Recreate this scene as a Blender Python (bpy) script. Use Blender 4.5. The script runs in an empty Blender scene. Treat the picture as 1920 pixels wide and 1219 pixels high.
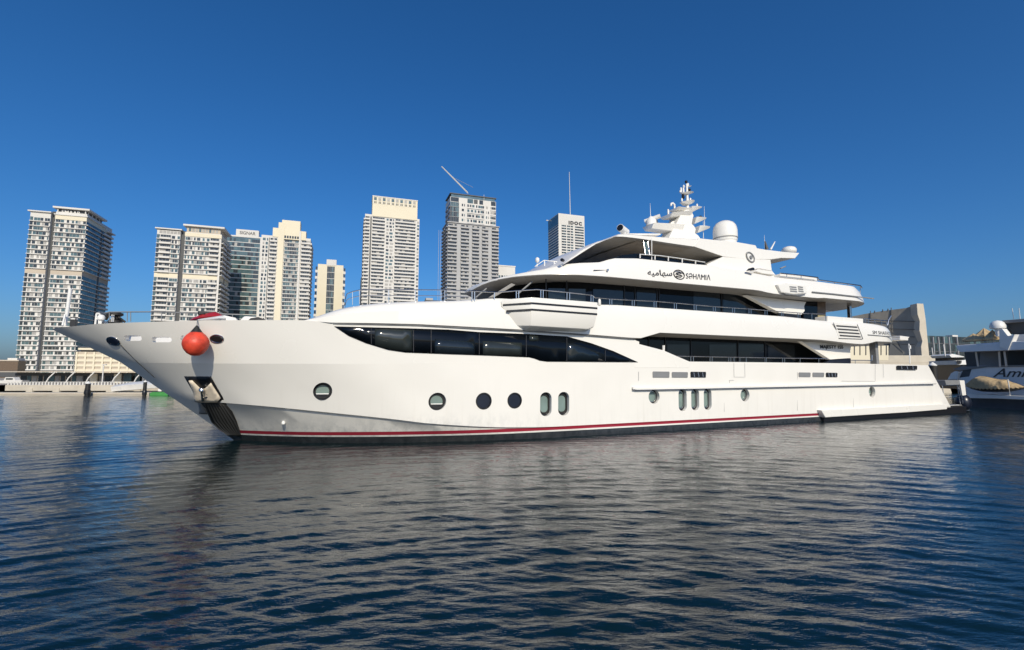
import bpy, bmesh, math, random
import numpy as np
from mathutils import Vector, Matrix
from mathutils.bvhtree import BVHTree
random.seed(7); rng = np.random.default_rng(5)
S = bpy.context.scene
COL = S.collection
R = math.radians

# ------------------------------------------------------------------ camera, world, sun, exposure
CAMH, FPX, PITCH = 2.518, 906.0, math.atan((699.4-609.5)/906.0)
cam = bpy.data.cameras.new('camera'); camo = bpy.data.objects.new('camera', cam); COL.objects.link(camo)
cam.sensor_width = 36; cam.lens = 36*FPX/1920; cam.clip_end = 9000; cam.clip_start = 0.1
camo.location = (0, 0, CAMH); camo.rotation_euler = (R(90)+PITCH, 0, 0)
S.camera = camo
SUNH, SUNEL = (0.29, -0.957), R(32)
sl = bpy.data.lights.new('sun', 'SUN'); so = bpy.data.objects.new('sun', sl); COL.objects.link(so)
sl.energy = 3.75; sl.angle = R(0.5); sl.color = (1.0, 0.90, 0.71)
sd = Vector((SUNH[0]*math.cos(SUNEL), SUNH[1]*math.cos(SUNEL), math.sin(SUNEL)))
so.rotation_euler = sd.to_track_quat('Z', 'Y').to_euler(); so.location = (20, -60, 60)
W = bpy.data.worlds.new('World'); S.world = W; W.use_nodes = True
wn = W.node_tree; bg = wn.nodes['Background']
sky = wn.nodes.new('ShaderNodeTexSky'); sky.sky_type = 'NISHITA'; sky.sun_disc = False
sky.sun_elevation = SUNEL; sky.sun_rotation = math.atan2(SUNH[0], SUNH[1])
sky.air_density = 1.0; sky.dust_density = 1.8; sky.ozone_density = 10.0; sky.altitude = 0
hs = wn.nodes.new('ShaderNodeHueSaturation'); hs.inputs['Saturation'].default_value = 1.13
wn.links.new(sky.outputs[0], hs.inputs['Color']); wn.links.new(hs.outputs[0], bg.inputs[0]); bg.inputs[1].default_value = 0.115
S.view_settings.view_transform = 'Standard'; S.view_settings.look = 'None'
S.view_settings.exposure = 0.0; S.view_settings.gamma = 1.0
S.cycles.max_bounces = 8; S.cycles.glossy_bounces = 4; S.cycles.diffuse_bounces = 3

# ------------------------------------------------------------------ pixel rays (real places found once from the photograph)
cp_, sp_ = math.cos(PITCH), math.sin(PITCH)
def ray(px, py):
    u = (px-960)/FPX; v = (609.5-py)/FPX
    return (u, cp_-v*sp_, sp_+v*cp_)
def at(px, py, D):                       # world point on the ray at world depth y = D
    r = ray(px, py); k = D/r[1]
    return Vector((r[0]*k, D, CAMH+r[2]*k))
class Frame:                             # a vertical plane family: s along d, t towards n, z up
    def __init__(f, O, ang):
        f.O = O; f.d = (math.sin(ang), math.cos(ang)); f.n = (f.d[1], -f.d[0]); f.ang = ang
    def P(f, px, py, t):
        r = ray(px, py)
        k = (t+f.n[0]*f.O[0]+f.n[1]*f.O[1])/(f.n[0]*r[0]+f.n[1]*r[1])
        x, y = r[0]*k-f.O[0], r[1]*k-f.O[1]
        return x*f.d[0]+y*f.d[1], CAMH+r[2]*k
    def L(f, px, py, t):                 # local point of the parent Empty
        s, z = f.P(px, py, t); return (s, -t, z)
    def empty(f, name):
        return empty(name, (f.O[0], f.O[1], 0), math.pi/2-f.ang)
SH = Frame((-15.709, 16.387), R(65.97))

# ------------------------------------------------------------------ object helpers
def empty(name, loc=(0,0,0), rz=0, parent=None):
    o = bpy.data.objects.new(name, None); COL.objects.link(o); o.empty_display_size = .3
    o.location = loc; o.rotation_euler = (0,0,rz); o.parent = parent
    return o
def tag(o, label=None, cat=None, group=None, kind=None):
    if label: o['label'] = label
    if cat: o['category'] = cat
    if group: o['group'] = group
    if kind: o['kind'] = kind
    return o
def pchip(pts):
    x = np.array([p[0] for p in pts], float); y = np.array([p[1] for p in pts], float)
    h = np.diff(x); dl = np.diff(y)/h; m = np.zeros(len(x)); m[0] = dl[0]; m[-1] = dl[-1]
    for i in range(1, len(x)-1):
        if dl[i-1]*dl[i] > 0:
            w1 = 2*h[i]+h[i-1]; w2 = h[i]+2*h[i-1]; m[i] = (w1+w2)/(w1/dl[i-1]+w2/dl[i])
    def f(q):
        q = min(max(q, x[0]), x[-1]); i = min(max(int(np.searchsorted(x, q))-1, 0), len(h)-1)
        t = (q-x[i])/h[i]; t2, t3 = t*t, t*t*t
        return float((2*t3-3*t2+1)*y[i]+(t3-2*t2+t)*h[i]*m[i]+(-2*t3+3*t2)*y[i+1]+(t3-t2)*h[i]*m[i+1])
    return f
def lin(pts):
    x = [p[0] for p in pts]; y = [p[1] for p in pts]
    return lambda q: float(np.interp(q, x, y))
class MB:
    def __init__(b): b.v = []; b.f = []; b.m = []
    def face(b, pts, m=0):
        i = len(b.v); b.v += [tuple(p) for p in pts]; b.f.append(tuple(range(i, i+len(pts)))); b.m.append(m)
    def box(b, c, d, m=0, rz=0.0):
        i = len(b.v); cs, sn = math.cos(rz), math.sin(rz)
        for z in (-.5, .5):
            for x, y in ((-.5,-.5),(.5,-.5),(.5,.5),(-.5,.5)):
                X, Y = x*d[0], y*d[1]; b.v.append((c[0]+X*cs-Y*sn, c[1]+X*sn+Y*cs, c[2]+z*d[2]))
        for f in ((0,3,2,1),(4,5,6,7),(0,1,5,4),(1,2,6,5),(2,3,7,6),(3,0,4,7)):
            b.f.append(tuple(i+k for k in f)); b.m.append(m)
        return b
    def prism(b, poly, off, m=0, m2=None):      # poly: 3D points, extruded by vector off
        n = len(poly); i = len(b.v); off = Vector(off)
        b.v += [tuple(p) for p in poly]+[tuple(Vector(p)+off) for p in poly]
        b.f.append(tuple(range(i, i+n))); b.m.append(m)
        b.f.append(tuple(range(i+2*n-1, i+n-1, -1))); b.m.append(m if m2 is None else m2)
        for k in range(n):
            j = (k+1) % n; b.f.append((i+j, i+k, i+n+k, i+n+j)); b.m.append(m if m2 is None else m2)
        return b
    def tube(b, pts, r, n=6, m=0, r2=None, cap=True):
        pts = [Vector(p) for p in pts]; base = len(b.v); N = len(pts)
        for k, p in enumerate(pts):
            d = (pts[min(k+1, N-1)]-pts[max(k-1, 0)]).normalized()
            a = d.orthogonal().normalized() if abs(d.z) > .99 else d.cross(Vector((0,0,1))).normalized()
            c = d.cross(a); rr = r if r2 is None else r+(r2-r)*k/max(N-1, 1)
            for q in range(n):
                w = 2*math.pi*q/n; b.v.append(tuple(p+a*(rr*math.cos(w))+c*(rr*math.sin(w))))
        for k in range(N-1):
            for q in range(n):
                q2 = (q+1) % n; b.f.append((base+k*n+q, base+k*n+q2, base+(k+1)*n+q2, base+(k+1)*n+q)); b.m.append(m)
        if cap:
            b.f.append(tuple(base+q for q in range(n-1, -1, -1))); b.m.append(m)
            b.f.append(tuple(base+(N-1)*n+q for q in range(n))); b.m.append(m)
        return b
    def lathe(b, prof, c=(0,0,0), n=24, m=0, sx=1, sy=1):
        base = len(b.v); K = len(prof)
        for r, z in prof:
            for q in range(n):
                w = 2*math.pi*q/n; b.v.append((c[0]+r*sx*math.cos(w), c[1]+r*sy*math.sin(w), c[2]+z))
        for k in range(K-1):
            for q in range(n):
                q2 = (q+1) % n; b.f.append((base+k*n+q, base+k*n+q2, base+(k+1)*n+q2, base+(k+1)*n+q)); b.m.append(m)
        b.f.append(tuple(base+q for q in range(n-1,-1,-1))); b.m.append(m)
        b.f.append(tuple(base+(K-1)*n+q for q in range(n))); b.m.append(m)
        return b
    def loft(b, rings, m=0, closed=True, caps=True):
        base = len(b.v); n = len(rings[0]); K = len(rings)
        for r in rings: b.v += [tuple(p) for p in r]
        for k in range(K-1):
            for q in range(n if closed else n-1):
                q2 = (q+1) % n; b.f.append((base+k*n+q, base+k*n+q2, base+(k+1)*n+q2, base+(k+1)*n+q)); b.m.append(m)
        if caps:
            b.f.append(tuple(base+q for q in range(n-1,-1,-1))); b.m.append(m)
            b.f.append(tuple(base+(K-1)*n+q for q in range(n))); b.m.append(m)
        return b
    def add(b, o):
        n = len(b.v); b.v += o.v; b.f += [tuple(i+n for i in f) for f in o.f]; b.m += o.m; return b
    def build(b, name, mats, parent=None, smooth=None, bevel=0, fix=False, seg=2):
        me = bpy.data.meshes.new(name); me.from_pydata(b.v, [], b.f)
        if not isinstance(mats, (list, tuple)): mats = [mats]
        for mt in mats: me.materials.append(mt)
        me.polygons.foreach_set('material_index', b.m); me.update()
        if fix or bevel:
            bm = bmesh.new(); bm.from_mesh(me)
            bmesh.ops.remove_doubles(bm, verts=bm.verts, dist=1e-4)
            bmesh.ops.dissolve_degenerate(bm, edges=bm.edges, dist=1e-4)
            bmesh.ops.recalc_face_normals(bm, faces=bm.faces)
            if bevel:
                es = [e for e in bm.edges if len(e.link_faces) == 2 and e.calc_face_angle(0) > R(25)]
                bmesh.ops.bevel(bm, geom=es, offset=bevel, segments=seg, affect='EDGES', profile=.5, clamp_overlap=True)
            bm.to_mesh(me); bm.free()
        if smooth is not None:
            me.shade_smooth(); me.set_sharp_from_angle(angle=R(smooth))
        o = bpy.data.objects.new(name, me); COL.objects.link(o); o.parent = parent
        return o
def underside(o, m, lim=-.45):  # colours downward faces darker to stand in for shade
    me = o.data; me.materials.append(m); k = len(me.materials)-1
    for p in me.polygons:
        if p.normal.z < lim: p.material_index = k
def boolean(o, mb, smooth=30, op='DIFFERENCE'):
    c = mb.build('cutter', o.data.materials[0], o.parent, fix=True)
    md = o.modifiers.new('b', 'BOOLEAN'); md.object = c; md.operation = op; md.solver = 'EXACT'
    dg = bpy.context.evaluated_depsgraph_get(); dg.update()
    me = bpy.data.meshes.new_from_object(o.evaluated_get(dg)); me.name = o.name
    o.modifiers.clear(); o.data = me; bpy.data.objects.remove(c)
    me.shade_smooth(); me.set_sharp_from_angle(angle=R(smooth))
def text(s, name, mat, parent, loc, w=None, h=None, rot=None, extrude=.006, shear=0, bold=0, space=1):
    cu = bpy.data.curves.new(name, 'FONT'); cu.body = s; cu.extrude = extrude; cu.shear = shear; cu.offset = bold; cu.space_character = space
    cu.resolution_u = 3
    t = bpy.data.objects.new(name, cu); COL.objects.link(t)
    dg = bpy.context.evaluated_depsgraph_get(); dg.update()
    me = bpy.data.meshes.new_from_object(t.evaluated_get(dg)); bpy.data.objects.remove(t)
    n = len(me.vertices); co = np.zeros(n*3); me.vertices.foreach_get('co', co); co = co.reshape(-1, 3)
    if n:
        co[:,:2] -= co[:,:2].min(0); mx = co[:,:2].max(0)
        fx = (w/mx[0]) if w else None; fy = (h/mx[1]) if h else None
        co[:,0] *= fx or fy; co[:,1] *= fy or fx
        me.vertices.foreach_set('co', co.ravel()); me.update()
    me.name = name; me.materials.clear(); me.materials.append(mat)
    o = bpy.data.objects.new(name, me); COL.objects.link(o); o.parent = parent
    o.location = loc; o.rotation_euler = rot or (R(90), 0, 0)
    return o

# ------------------------------------------------------------------ materials
def mat(name, col, rough=.5, metal=0, spec=.5, noise=0, nscale=3, coat=0, bump=0, bscale=8, col2=None, rn=0):
    m = bpy.data.materials.new(name); m.use_nodes = True; nt = m.node_tree; b = nt.nodes['Principled BSDF']
    b.inputs['Base Color'].default_value = (*col, 1); b.inputs['Roughness'].default_value = rough
    b.inputs['Metallic'].default_value = metal; b.inputs['Specular IOR Level'].default_value = spec
    b.inputs['Coat Weight'].default_value = coat; b.inputs['Coat Roughness'].default_value = .08
    tc = nt.nodes.new('ShaderNodeTexCoord')
    if noise or col2 or rn:
        n = nt.nodes.new('ShaderNodeTexNoise'); n.inputs['Scale'].default_value = nscale; n.inputs['Detail'].default_value = 6
        nt.links.new(tc.outputs['Object'], n.inputs['Vector'])
        mx = nt.nodes.new('ShaderNodeMix'); mx.data_type = 'RGBA'
        c2 = col2 or tuple(c*(1-noise) for c in col)
        mx.inputs[6].default_value = (*col, 1); mx.inputs[7].default_value = (*c2, 1)
        rp = nt.nodes.new('ShaderNodeMapRange'); rp.inputs[1].default_value = .35; rp.inputs[2].default_value = .65
        nt.links.new(n.outputs[0], rp.inputs[0]); nt.links.new(rp.outputs[0], mx.inputs[0])
        nt.links.new(mx.outputs[2], b.inputs['Base Color'])
        if rn:
            r2 = nt.nodes.new('ShaderNodeMapRange'); r2.inputs[3].default_value = rough; r2.inputs[4].default_value = rough+rn
            nt.links.new(rp.outputs[0], r2.inputs[0]); nt.links.new(r2.outputs[0], b.inputs['Roughness'])
    if bump:
        n2 = nt.nodes.new('ShaderNodeTexNoise'); n2.inputs['Scale'].default_value = bscale; n2.inputs['Detail'].default_value = 5
        nt.links.new(tc.outputs['Object'], n2.inputs['Vector'])
        bp = nt.nodes.new('ShaderNodeBump'); bp.inputs['Strength'].default_value = bump; bp.inputs['Distance'].default_value = .05
        nt.links.new(n2.outputs[0], bp.inputs['Height']); nt.links.new(bp.outputs[0], b.inputs['Normal'])
    return m
WHITE = mat('gelcoat_white', (.81,.785,.73), .22, noise=.025, nscale=.5, coat=.4, rn=.08, bump=.025, bscale=.8)
WHITE2 = mat('painted_white', (.78,.77,.74), .4, noise=.08, nscale=2)
SOFFIT = mat('soffit_paint', (.62,.60,.56), .5, noise=.05)
UNDER = mat('shade_taupe', (.27,.255,.235), .5, noise=.08)  # taupe darker than the white, stands in for shade on undersides
TAN = mat('soffit_shade_tan', (.25,.22,.19), .5, noise=.1)  # tan painted in for shaded white with warm bounce light
GLASS = mat('dark_glass', (.004,.006,.009), .04, spec=.3, rn=.03, noise=.3, nscale=.5)
PANE = mat('tinted_pane', (.012,.018,.024), .06, spec=.6, noise=.4, nscale=.8)
CURT = mat('pane_with_blind', (.026,.032,.031), .12, spec=.6, noise=.2, nscale=1.5)
PORTG = mat('porthole_glass', (.20,.27,.25), .1, spec=.6, noise=.2, nscale=2)
BLACK = mat('black_trim', (.012,.012,.014), .35, noise=.2)
RUBBER = mat('black_rubber', (.02,.019,.018), .6, noise=.3, bump=.2)
STEEL = mat('stainless', (.62,.61,.60), .22, metal=1, noise=.15, nscale=4)
PLATE = mat('plate_reflection_beige', (.86,.74,.58), .3, metal=.0, noise=.25, nscale=3, bump=.08, bscale=3)  # beige base colour stands in for the steel plate's warm reflection
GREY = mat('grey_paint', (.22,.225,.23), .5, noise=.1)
LETTER = mat('letter_paint', (.045,.045,.05), .4, noise=.1)
RED = mat('fender_red', (.80,.075,.035), .42, noise=.45, nscale=4, rn=.2, bump=.12, bscale=14)
REDP = mat('red_gelcoat', (.45,.02,.025), .35, noise=.1)
CANVAS = mat('tan_canvas', (.50,.37,.21), .85, noise=.2, nscale=4, bump=.4, bscale=10)
CONC = mat('concrete', (.34,.31,.26), .85, noise=.2, nscale=.6, bump=.3, bscale=2)
CONC2 = mat('beige_concrete', (.58,.52,.42), .85, noise=.12, nscale=.8, bump=.2, bscale=3)
CREAM = mat('cream_render', (.74,.67,.51), .8, noise=.06, nscale=.05)
TWHITE = mat('facade_white', (.66,.64,.60), .75, noise=.08, nscale=.08)
TBEIGE = mat('facade_beige', (.52,.45,.36), .8, noise=.08, nscale=.08)
TGREY = mat('facade_grey', (.42,.42,.42), .8, noise=.1, nscale=.08)
SLATE = mat('slat_dark_grey', (.06,.06,.06), .5, noise=.1)  # plain dark grey of slats, ribs and mullions
NAVYG = mat('navy_curtain_wall', (.03,.05,.075), .12, spec=.5, noise=.4, nscale=.2)
TDARK = mat('facade_dark', (.075,.08,.085), .6, noise=.2, nscale=.1)
WG1 = mat('window_dark', (.045,.055,.06), .1, spec=.6, noise=.5, nscale=.3)
WG2 = mat('window_teal', (.09,.15,.16), .1, spec=.7, noise=.4, nscale=.3)
WG3 = mat('window_curtain', (.38,.37,.35), .5, noise=.3, nscale=.4)
BLUEG = mat('curtain_wall_glass', (.10,.17,.20), .08, spec=.8, noise=.4, nscale=.1)
NAVY = mat('navy_paint', (.01,.014,.028), .3, noise=.2)
TWOOD = mat('brown_wood', (.16,.11,.07), .4, noise=.3, nscale=4)
GREEN = mat('green_turf', (.06,.30,.07), .8, noise=.2)
HULLGREY = mat('hull_pearl', (.72,.73,.75), .25, coat=.4, noise=.05)

def hull_material():
    m = bpy.data.materials.new('hull_paint'); m.use_nodes = True; nt = m.node_tree; b = nt.nodes['Principled BSDF']
    b.inputs['Roughness'].default_value = .26; b.inputs['Coat Weight'].default_value = .35; b.inputs['Coat Roughness'].default_value = .08
    tc = nt.nodes.new('ShaderNodeTexCoord'); sx = nt.nodes.new('ShaderNodeSeparateXYZ'); nt.links.new(tc.outputs['Object'], sx.inputs[0])
    def step(inp, a, b_):
        r = nt.nodes.new('ShaderNodeMapRange'); r.inputs[1].default_value = a; r.inputs[2].default_value = b_; nt.links.new(inp, r.inputs[0]); return r.outputs[0]
    def mix(f, c1, c2):
        x = nt.nodes.new('ShaderNodeMix'); x.data_type = 'RGBA'
        nt.links.new(f, x.inputs[0])
        for i, c in ((6, c1), (7, c2)):
            if isinstance(c, tuple): x.inputs[i].default_value = (*c, 1)
            else: nt.links.new(c, x.inputs[i])
        return x.outputs[2]
    def math_(op, a, b_):
        x = nt.nodes.new('ShaderNodeMath'); x.operation = op
        for i, c in ((0, a), (1, b_)):
            if isinstance(c, (int, float)): x.inputs[i].default_value = c
            else: nt.links.new(c, x.inputs[i])
        return x.outputs[0]
    z = sx.outputs['Z']; s = sx.outputs['X']
    n1 = nt.nodes.new('ShaderNodeTexNoise'); n1.inputs['Scale'].default_value = 2.2; n1.inputs['Detail'].default_value = 8; n1.inputs['Roughness'].default_value = .7
    mp = nt.nodes.new('ShaderNodeMapping'); mp.inputs['Scale'].default_value = (1.6, 1, .8); nt.links.new(tc.outputs['Object'], mp.inputs[0]); nt.links.new(mp.outputs[0], n1.inputs['Vector'])
    n2 = nt.nodes.new('ShaderNodeTexNoise'); n2.inputs['Scale'].default_value = .8; nt.links.new(tc.outputs['Object'], n2.inputs['Vector'])
    base = mix(step(n2.outputs[0], .35, .65), (.81,.785,.73), (.79,.765,.71))
    # painted shade and reflections, patchy grey, near the waterline and below the chine forward
    low = step(z, 1.15, .35)
    fwd = step(s, 17.5, 13.0)
    patt = step(n1.outputs[0], .45, .68)
    chine_shade = math_('MULTIPLY', math_('MULTIPLY', low, patt), math_('ADD', math_('MULTIPLY', fwd, .55), .1))
    base = mix(chine_shade, base, (.34,.36,.37))
    # faint vertical run marks down the side and a slightly unfair skin
    n3 = nt.nodes.new('ShaderNodeTexNoise'); n3.inputs['Scale'].default_value = 3.0; n3.inputs['Detail'].default_value = 5
    m3 = nt.nodes.new('ShaderNodeMapping'); m3.inputs['Scale'].default_value = (2.2, .4, .12); nt.links.new(tc.outputs['Object'], m3.inputs[0]); nt.links.new(m3.outputs[0], n3.inputs['Vector'])
    base = mix(math_('MULTIPLY', math_('MULTIPLY', step(n3.outputs[0], .54, .75), .13), step(z, 2.6, .6)), base, (.50,.46,.38))
    n4 = nt.nodes.new('ShaderNodeTexNoise'); n4.inputs['Scale'].default_value = .8; n4.inputs['Detail'].default_value = 3; nt.links.new(tc.outputs['Object'], n4.inputs['Vector'])
    bq = nt.nodes.new('ShaderNodeBump'); bq.inputs['Strength'].default_value = .06; bq.inputs['Distance'].default_value = .05; nt.links.new(n4.outputs[0], bq.inputs['Height']); nt.links.new(bq.outputs[0], b.inputs['Normal']); nt.links.new(bq.outputs[0], b.inputs['Coat Normal'])
    red = math_('MULTIPLY', math_('MULTIPLY', step(z, .298, .302), step(z, .432, .428)), step(s, 33.35, 33.3))
    base = mix(red, base, (.33,.025,.045))
    boot = step(z, .242, .236)
    bootc = mix(step(n1.outputs[0], .35, .7), (.022,.026,.03), (.05,.055,.06))
    base = mix(boot, base, bootc)
    nt.links.new(base, b.inputs['Base Color'])
    return m
HULL = hull_material()
# ------------------------------------------------------------------ the white motor yacht
yacht = SH.empty('motor_yacht')
tag(yacht, 'long white three deck motor yacht with red waterline stripe and dark window bands', 'yacht')
def Y(px, py, t): return Vector(SH.L(px, py, t))
def mir(p): return (p[0], -p[1], p[2])

# hull guides: (s, half breadth t, z)
GD = {
 'keel': [(6.4,0,-.9),(9,1.6,-.9),(13,3.2,-.9),(17,4.0,-.9),(22,4.2,-.9),(45.3,4.1,-.9)],
 'wl':   [(5.62,0,0),(6.2,.55,0),(7.5,1.55,0),(9.3,2.6,0),(12.1,3.62,0),(16.1,4.36,0),(20,4.5,0),(45.4,4.5,0)],
 'ch':   [(3.62,0,1.60),(4.5,1.15,1.54),(5.57,1.92,1.45),(6.47,2.48,1.37),(9.17,3.44,1.07),(10.85,3.88,.85),(12.2,4.16,.66),(15.3,4.42,.42),(18,4.5,.36),(45.4,4.5,.36)],
 'ch2':  [(3.56,0,1.64),(4.5,1.24,1.58),(5.57,2.05,1.49),(6.47,2.61,1.42),(9.17,3.57,1.12),(10.85,4.00,.91),(12.2,4.27,.72),(15.3,4.50,.48),(18,4.53,.42),(45.35,4.53,.42)],
 'kn':   [(1.98,0,2.90),(2.8,1.15,2.86),(4.0,2.18,2.84),(5,2.79,2.83),(6.4,3.40,2.82),(9.3,4.18,2.82),(12.5,4.53,2.87),(16,4.58,2.92),(21,4.6,2.96),(24,4.6,3.03),(34,4.6,3.04),(43.3,4.5,2.99)],
 'sh':   [(0,0,4.01),(.5,.55,4.04),(1,1.0,4.06),(1.5,1.45,4.09),(2,1.82,4.11),(3,2.45,4.13),(4.75,3.3,4.18),(6.4,3.85,4.21),(7.9,4.2,4.24),(8.7,4.35,4.17),(10,4.5,4.19),(11.56,4.58,4.2),(15.4,4.6,4.15),(18,4.6,4.08),(20.7,4.6,3.98),(21.15,4.6,3.86)],
}
class Guide:
    def __init__(g, pts): g.t = pchip([(p[0], p[1]) for p in pts]); g.z = pchip([(p[0], p[2]) for p in pts]); g.a = pts[0][0]; g.b = pts[-1][0]
    def at(g, u):
        s = g.a+(g.b-g.a)*u; return (s, -max(g.t(s), 0), g.z(s))
GD['kt'] = [p for p in GD['kn'] if p[0] < 21]+[(21.15,4.6,2.962)]
G = {k: Guide(v) for k, v in GD.items()}
def lerp3(a, b, k, bulge=0):
    p = [a[i]+(b[i]-a[i])*k for i in range(3)]; p[1] += bulge; return tuple(p)
def hull_rings(names, N, subs, pw=1.7):
    rings = []
    for i in range(N+1):
        u = (i/N)**pw; col = []
        for a, b, k in subs:
            A, B = G[a].at(u), G[b].at(u)
            for q in range(k):
                f = q/k; fl = .10*math.sin(math.pi*f)*min(1, abs(B[1])) if b == 'kn' and a == 'ch2' else 0
                fl *= max(0, 1-A[0]/16)
                col.append(lerp3(A, B, f, fl))
        col.append(G[subs[-1][1]].at(u))
        rings.append(col+[mir(p) for p in reversed(col)])
    return rings
b = MB(); b.loft(hull_rings(None, 90, [('keel','wl',1),('wl','ch',2),('ch','ch2',1),('ch2','kn',5)]))
hull = b.build('hull', HULL, yacht, smooth=24, fix=True)
b = MB(); b.loft(hull_rings(None, 60, [('kt','sh',4)], 1.4))
topside = b.build('topside', WHITE, yacht, smooth=24, fix=True)

def hb(s, z):           # half breadth of the hull below the knuckle
    names = ['wl','ch2','kn'] if z < 2.9 else ['kn','sh']
    pts = [(G[n].z(s), G[n].t(s)) for n in names]
    return float(np.interp(z, [p[0] for p in pts], [p[1] for p in pts]))
def solve_hull(px, py):  # pixel -> s, t, z on the side of the ship
    t = 4.5
    for _ in range(40):
        s, z = SH.P(px, py, t); t += .5*(hb(max(s, 0), z)-t)
    return s, t, z
def rounded(w, h, r, n=6):
    pts = []
    for cx, cz, a0 in ((w/2-r, h/2-r, 0), (-w/2+r, h/2-r, 90), (-w/2+r, -h/2+r, 180), (w/2-r, -h/2+r, 270)):
        for k in range(n+1):
            a = R(a0+90*k/n); pts.append((cx+r*math.cos(a), cz+r*math.sin(a)))
    return pts
# portholes: round ones and upright rounded ones, recessed
ROUND = [(605,734,.60),(820,753,.63),(907,752,.62),(965,751,.60),(1226.5,744,.60),(1397,741,.60),(1635,735,.60)]
OVAL = [(1023.5,758,.50,.92),(1057,757,.50,.92),(1280,750,.47,.98),(1303.5,749,.47,.98),(1327,748.5,.47,.98)]
cut = MB(); info = []
for px, py, dia in ROUND:
    s, t, z = solve_hull(px, py); info.append((s, t, z, rounded(dia, dia, dia/2-.001, 8), .03 if 890 < px < 980 else (.14 if px < 1000 else .2), px))
for px, py, w, h in OVAL:
    s, t, z = solve_hull(px, py); info.append((s, t, z, rounded(w, h, min(w, h)*.46, 6), .2, px))
for s, t, z, prof, dep, px in info:
    for sg in (1, -1):
        sl_ = (hb(s+.2, z)-hb(s-.2, z))/.4
        pin = [(s+x, -sg*(t-dep+sl_*x), z+q) for x, q in prof]
        cut.prism(pin, (0, -sg*(dep+.6), 0))
boolean(hull, cut, 24)
for s, t, z, prof, dep, px in info:
    sl_ = (hb(s+.2, z)-hb(s-.2, z))/.4
    pt = lambda x, q, d, k=1: (s+x*k, -(t-dep+sl_*x*k)+d, z+q*k)
    n = len(prof); b = MB()
    b.loft([[pt(x, q, d, k) for x, q in prof] for d, k in ((-.004,.998),(-.045,.985),(-.045,.84),(-.004,.80))], caps=False)
    rim = b.build('porthole', BLACK, yacht, smooth=40)
    b = MB(); b.face([pt(x, q, -.008, .82) for x, q in prof])
    b.build('pane', NAVY if 890 < px < 980 else PORTG, rim)
    if px < 830:
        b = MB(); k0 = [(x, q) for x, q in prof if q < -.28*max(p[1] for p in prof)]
        b.face([pt(x, q, -.014, .80) for x, q in k0]); lo_ = b.build('lower_blind', BLACK, rim)  # dark lower segment of the pane, drawn as a blind
        b = MB(); b.tube([pt(k0[0][0], k0[0][1], -.03, .78), pt(k0[-1][0], k0[-1][1], -.03, .78)], .022, 5); b.build('sill_bar', WHITE2, rim)
    if not 890 < px < 980:
        b = MB(); b.loft([[pt(x, q, d, k) for x, q in prof] for d, k in ((-.03,.82),(-.055,.80),(-.055,.72),(-.03,.70))], caps=False)
        b.build('trim_ring', STEEL if px > 1100 else RUBBER, rim, smooth=40)

# bow well and the fairlead slots through the bulwark
b = MB(); rings = []
for s in (1.9, 2.3, 3, 4, 5, 6, 7, 7.4):
    t = max(G['sh'].t(s)-.42, .12)
    tb_ = max(hb(s, 3.3)-.3, .05); rings.append([(s, -tb_, 3.3), (s, -t, 4.05), (s, -t, 4.8), (s, t, 4.8), (s, t, 4.05), (s, tb_, 3.3)])
b.loft(rings)
boolean(topside, b, 24)
b = MB()
SLOT = [(272-21, 634.5, .56, .17), (304, 637, .60, .17), (353, 633.5, .45, .15)]
for px, py, w, h in SLOT:
    s, t, z = solve_hull(px, py); sl_ = (hb(s+.2, z)-hb(s-.2, z))/.4
    b.prism([(s+x, -(t-.75+sl_*x), z+q) for x, q in rounded(w, h, h*.45, 5)], (0, -1.2, 0))
boolean(topside, b, 24)
def ray_hull(trees, px, py):
    o = Vector((0, 0, CAMH)); r = Vector(ray(px, py))
    M = Matrix.LocRotScale(Vector((SH.O[0], SH.O[1], 0)), Matrix.Rotation(math.pi/2-SH.ang, 3, 'Z'), None).inverted()
    lo = M @ o; ld = (M.to_3x3() @ r).normalized(); best = None
    for t in trees:
        h = t.ray_cast(lo, ld)
        if h[0] is not None and (best is None or h[3] < best[3]): best = h
    return best
def tree(o): return BVHTree.FromPolygons([v.co for v in o.data.vertices], [p.vertices for p in o.data.polygons])
TH, TT = tree(hull), tree(topside)
def densify(poly, k):
    out = []
    for i, p in enumerate(poly):
        q = poly[(i+1) % len(poly)]; n = max(1, int(math.dist(p, q)/k))
        out += [(p[0]+(q[0]-p[0])*j/n, p[1]+(q[1]-p[1])*j/n) for j in range(n)]
    return out
def patch(name, poly, m, parent, trees, off=.012, grid=14, thick=.03, smooth=35):
    """a thin fitted plate on the ship's side whose outline is the given one"""
    bm = bmesh.new(); vs = [bm.verts.new((p[0], -p[1], 0)) for p in densify(poly, grid)]; f = bm.faces.new(vs)
    bmesh.ops.triangulate(bm, faces=[f])
    for _ in range(3):
        es = [e for e in bm.edges if e.calc_length() > grid*1.5 and not e.is_boundary]
        if not es: break
        bmesh.ops.subdivide_edges(bm, edges=es, cuts=1); bmesh.ops.triangulate(bm, faces=bm.faces[:])
    for v in bm.verts:
        h = ray_hull(trees, v.co.x, -v.co.y)
        if h is None:
            s, t, z = solve_hull(v.co.x, -v.co.y); v.co = Vector((s, -t-off, z))
        else: v.co = h[0]+h[1]*off if h[1].y < .3 else h[0]-h[1]*off
    bmesh.ops.recalc_face_normals(bm, faces=bm.faces)
    me = bpy.data.meshes.new(name); bm.to_mesh(me); bm.free(); me.materials.append(m)
    me.shade_smooth(); me.set_sharp_from_angle(angle=R(smooth))
    o = bpy.data.objects.new(name, me); COL.objects.link(o); o.parent = parent
    if thick:
        md = o.modifiers.new('s', 'SOLIDIFY'); md.thickness = thick; md.offset = 0
    return o
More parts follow.
